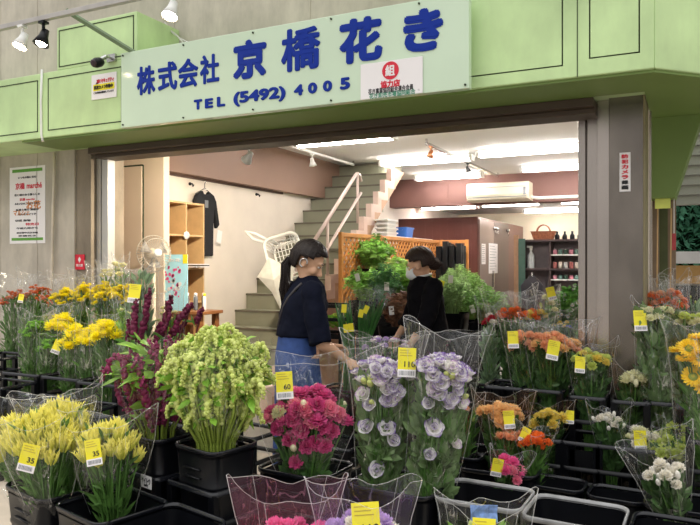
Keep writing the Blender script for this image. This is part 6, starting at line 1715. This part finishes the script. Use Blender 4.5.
# crate of lettuce green flowers behind the first woman's arm
lp = gp(328, 5.6)
z_ = hz(330, lp)
cr = thing('produce_crate', 'black open crate filled with lime green button flowers behind the first woman', 'crate', (lp.x, lp.y, 0))
mb = MB()
for z in (z_ - .04, z_ + .10, z_ + .22):
    loft(mb, [rrect(.42, .30, .03, z), rrect(.42, .30, .03, z + .03), rrect(.39, .27, .02, z + .03), rrect(.39, .27, .02, z), rrect(.42, .30, .03, z)], False, False)
mb.build('crate_frame', M_black, cr)
mb = MB(); box(mb, -.2, .2, -.14, .14, z_ - .06, z_ - .04); mb.build('crate_base', M_black, cr)
for sx in (-1, 1):
    for sy in (-1, 1):
        mb = MB(); box(mb, sx * .195 - .012, sx * .195 + .012, sy * .135 - .012, sy * .135 + .012, 0, z_ + .24); mb.build('leg', M_black, cr)
gr = random.Random(3)
for k in range(26):
    link('flower_head', head_mesh('green_mum' if k % 4 else 'carn_lime', 1 + k % 3), cr, M=Matrix.Translation((gr.uniform(-.17, .17), gr.uniform(-.12, .12), z_ + .04 + gr.uniform(0, .10))) @ Matrix.Rotation(gr.uniform(-.6, .6), 4, 'X') @ Matrix.Scale(.05, 4))
# tall sword leaved bunches
def sword(label, b, zb, spec, film, seed, tags=()):
    r = random.Random(seed); o = thing('sword_leaf_bunch', label, 'bouquet', (b.x, b.y, zb)); tb = -b.x * SN + b.y * CS
    for (xa, ya, xb, yb, w_) in spec:
        A = at(xa, ya, tb) - o.location; B = at(xb, yb, tb) - o.location; m_ = A.lerp(B, .5)
        n = 7
        for q in range(n):
            s_ = (q - (n - 1) / 2) / n; of = Vector((CS, SN, 0)) * s_ * w_; dy = Vector((-SN, CS, 0)) * r.uniform(-.02, .02)
            mb = MB(); c = jit(L3(58, 118, 50), r, .3)
            tube(mb, [Vector((of.x * .4, of.y * .4, 0)), A + of * .8, m_ + of + dy, B + of * 1.1 + dy + Vector((0, 0, r.uniform(-.05, .02)))], [.006, .011, .011, .002], 6, c, flat=.35)
            mb.build('blade_leaf', M_leafv, o, True, True)
    if film:
        A = at(spec[0][0], spec[0][1], tb) - o.location; xs = [s[2] for s in spec]; B = at(sum(xs) / len(xs), min(s[3] for s in spec), tb) - o.location
        wd = (max(xs) - min(xs) + 22) / 2 * tb / FPX; rings = []
        for i in range(8):
            t = i / 7; c = A.lerp(B, t * 1.08); w_ = .05 + (wd - .05) * t
            rings.append([(c.x + w_ * math.cos(2 * PI * j / 24) * CS * (1 + .04 * math.sin(3 * j)), c.y + w_ * math.cos(2 * PI * j / 24) * SN + w_ * .5 * math.sin(2 * PI * j / 24) , c.z + (.04 if i == 7 and j % 6 == 0 else 0)) for j in range(24)])
        mb = MB(); loft(mb, rings, False, False); mb.build('plastic_sleeve', film, o, True)
    for (px, py, rot) in tags:
        p = at(px, py, tb - .07) - o.location; c = MB(); box(c, -.018, .018, 0, .002, -.03, .03); c.build('price_card', M_yel, o, M=Matrix.Translation(p) @ Matrix.Rotation(YAW, 4, 'Z') @ Matrix.Rotation(R(rot), 4, 'Y'))
    return o
s1 = gp(345, 4.45); s2 = gp(372, 4.75)
bucket('black bucket of the two dark sword leaved bundles beside the first woman', s1, .55, .30, .26)
bucket('black bucket of the wrapped sword leaved bunch between the two women', s2, .55, .34, .26)
sword('two dark green sword leaved bundles right of the first woman', s1, .03, [(346, 345, 338, 300, .05), (352, 345, 347, 296, .04)], None, 1, [(344, 308, 5), (346, 328, -5), (351, 327, -8)])
sword('wrapped long green sword leaved bunch between the two women', s2, .03, [(362, 340, 362, 300, .06), (368, 340, 372, 298, .06), (368, 340, 386, 292, .05)], M_film2, 2, [(361, 313, 12), (366, 309, 25)])
# black buckets under the ferns
for k, (px, Y, zz) in enumerate([(447, 6.2, .78), (464, 6.3, .80), (480, 6.2, .74), (392, 5.6, .72), (375, 5.7, .72)]):
    bucket(['black bucket in front of the ferns, nearest the second woman', 'black bucket in front of the ferns, middle one', 'black bucket in front of the ferns, farthest right', 'dark bucket before the russet leaves', 'dark bucket beside the wrapped sword leaves'][k], gp(px, Y), zz, .28, .24, 0, floor=0)
# purple stock flowers in the crate behind the left lisianthus bunch
v1 = gp(385, 4.2)
bucket('black bucket of faint lilac flowers behind the left white and purple bouquet', v1, .62, .36, .28)
bq('lilac_stock_bunch', 'faint lilac flowers behind the left white and purple bouquet', 'bouquet', v1, .03, 388, 340, 56, .12, .62, ['carn_lilac', 'lisi_white'], 12, .03, leaf='dark', film=M_film, film_up=.02, dome=.04, depthr=.6)
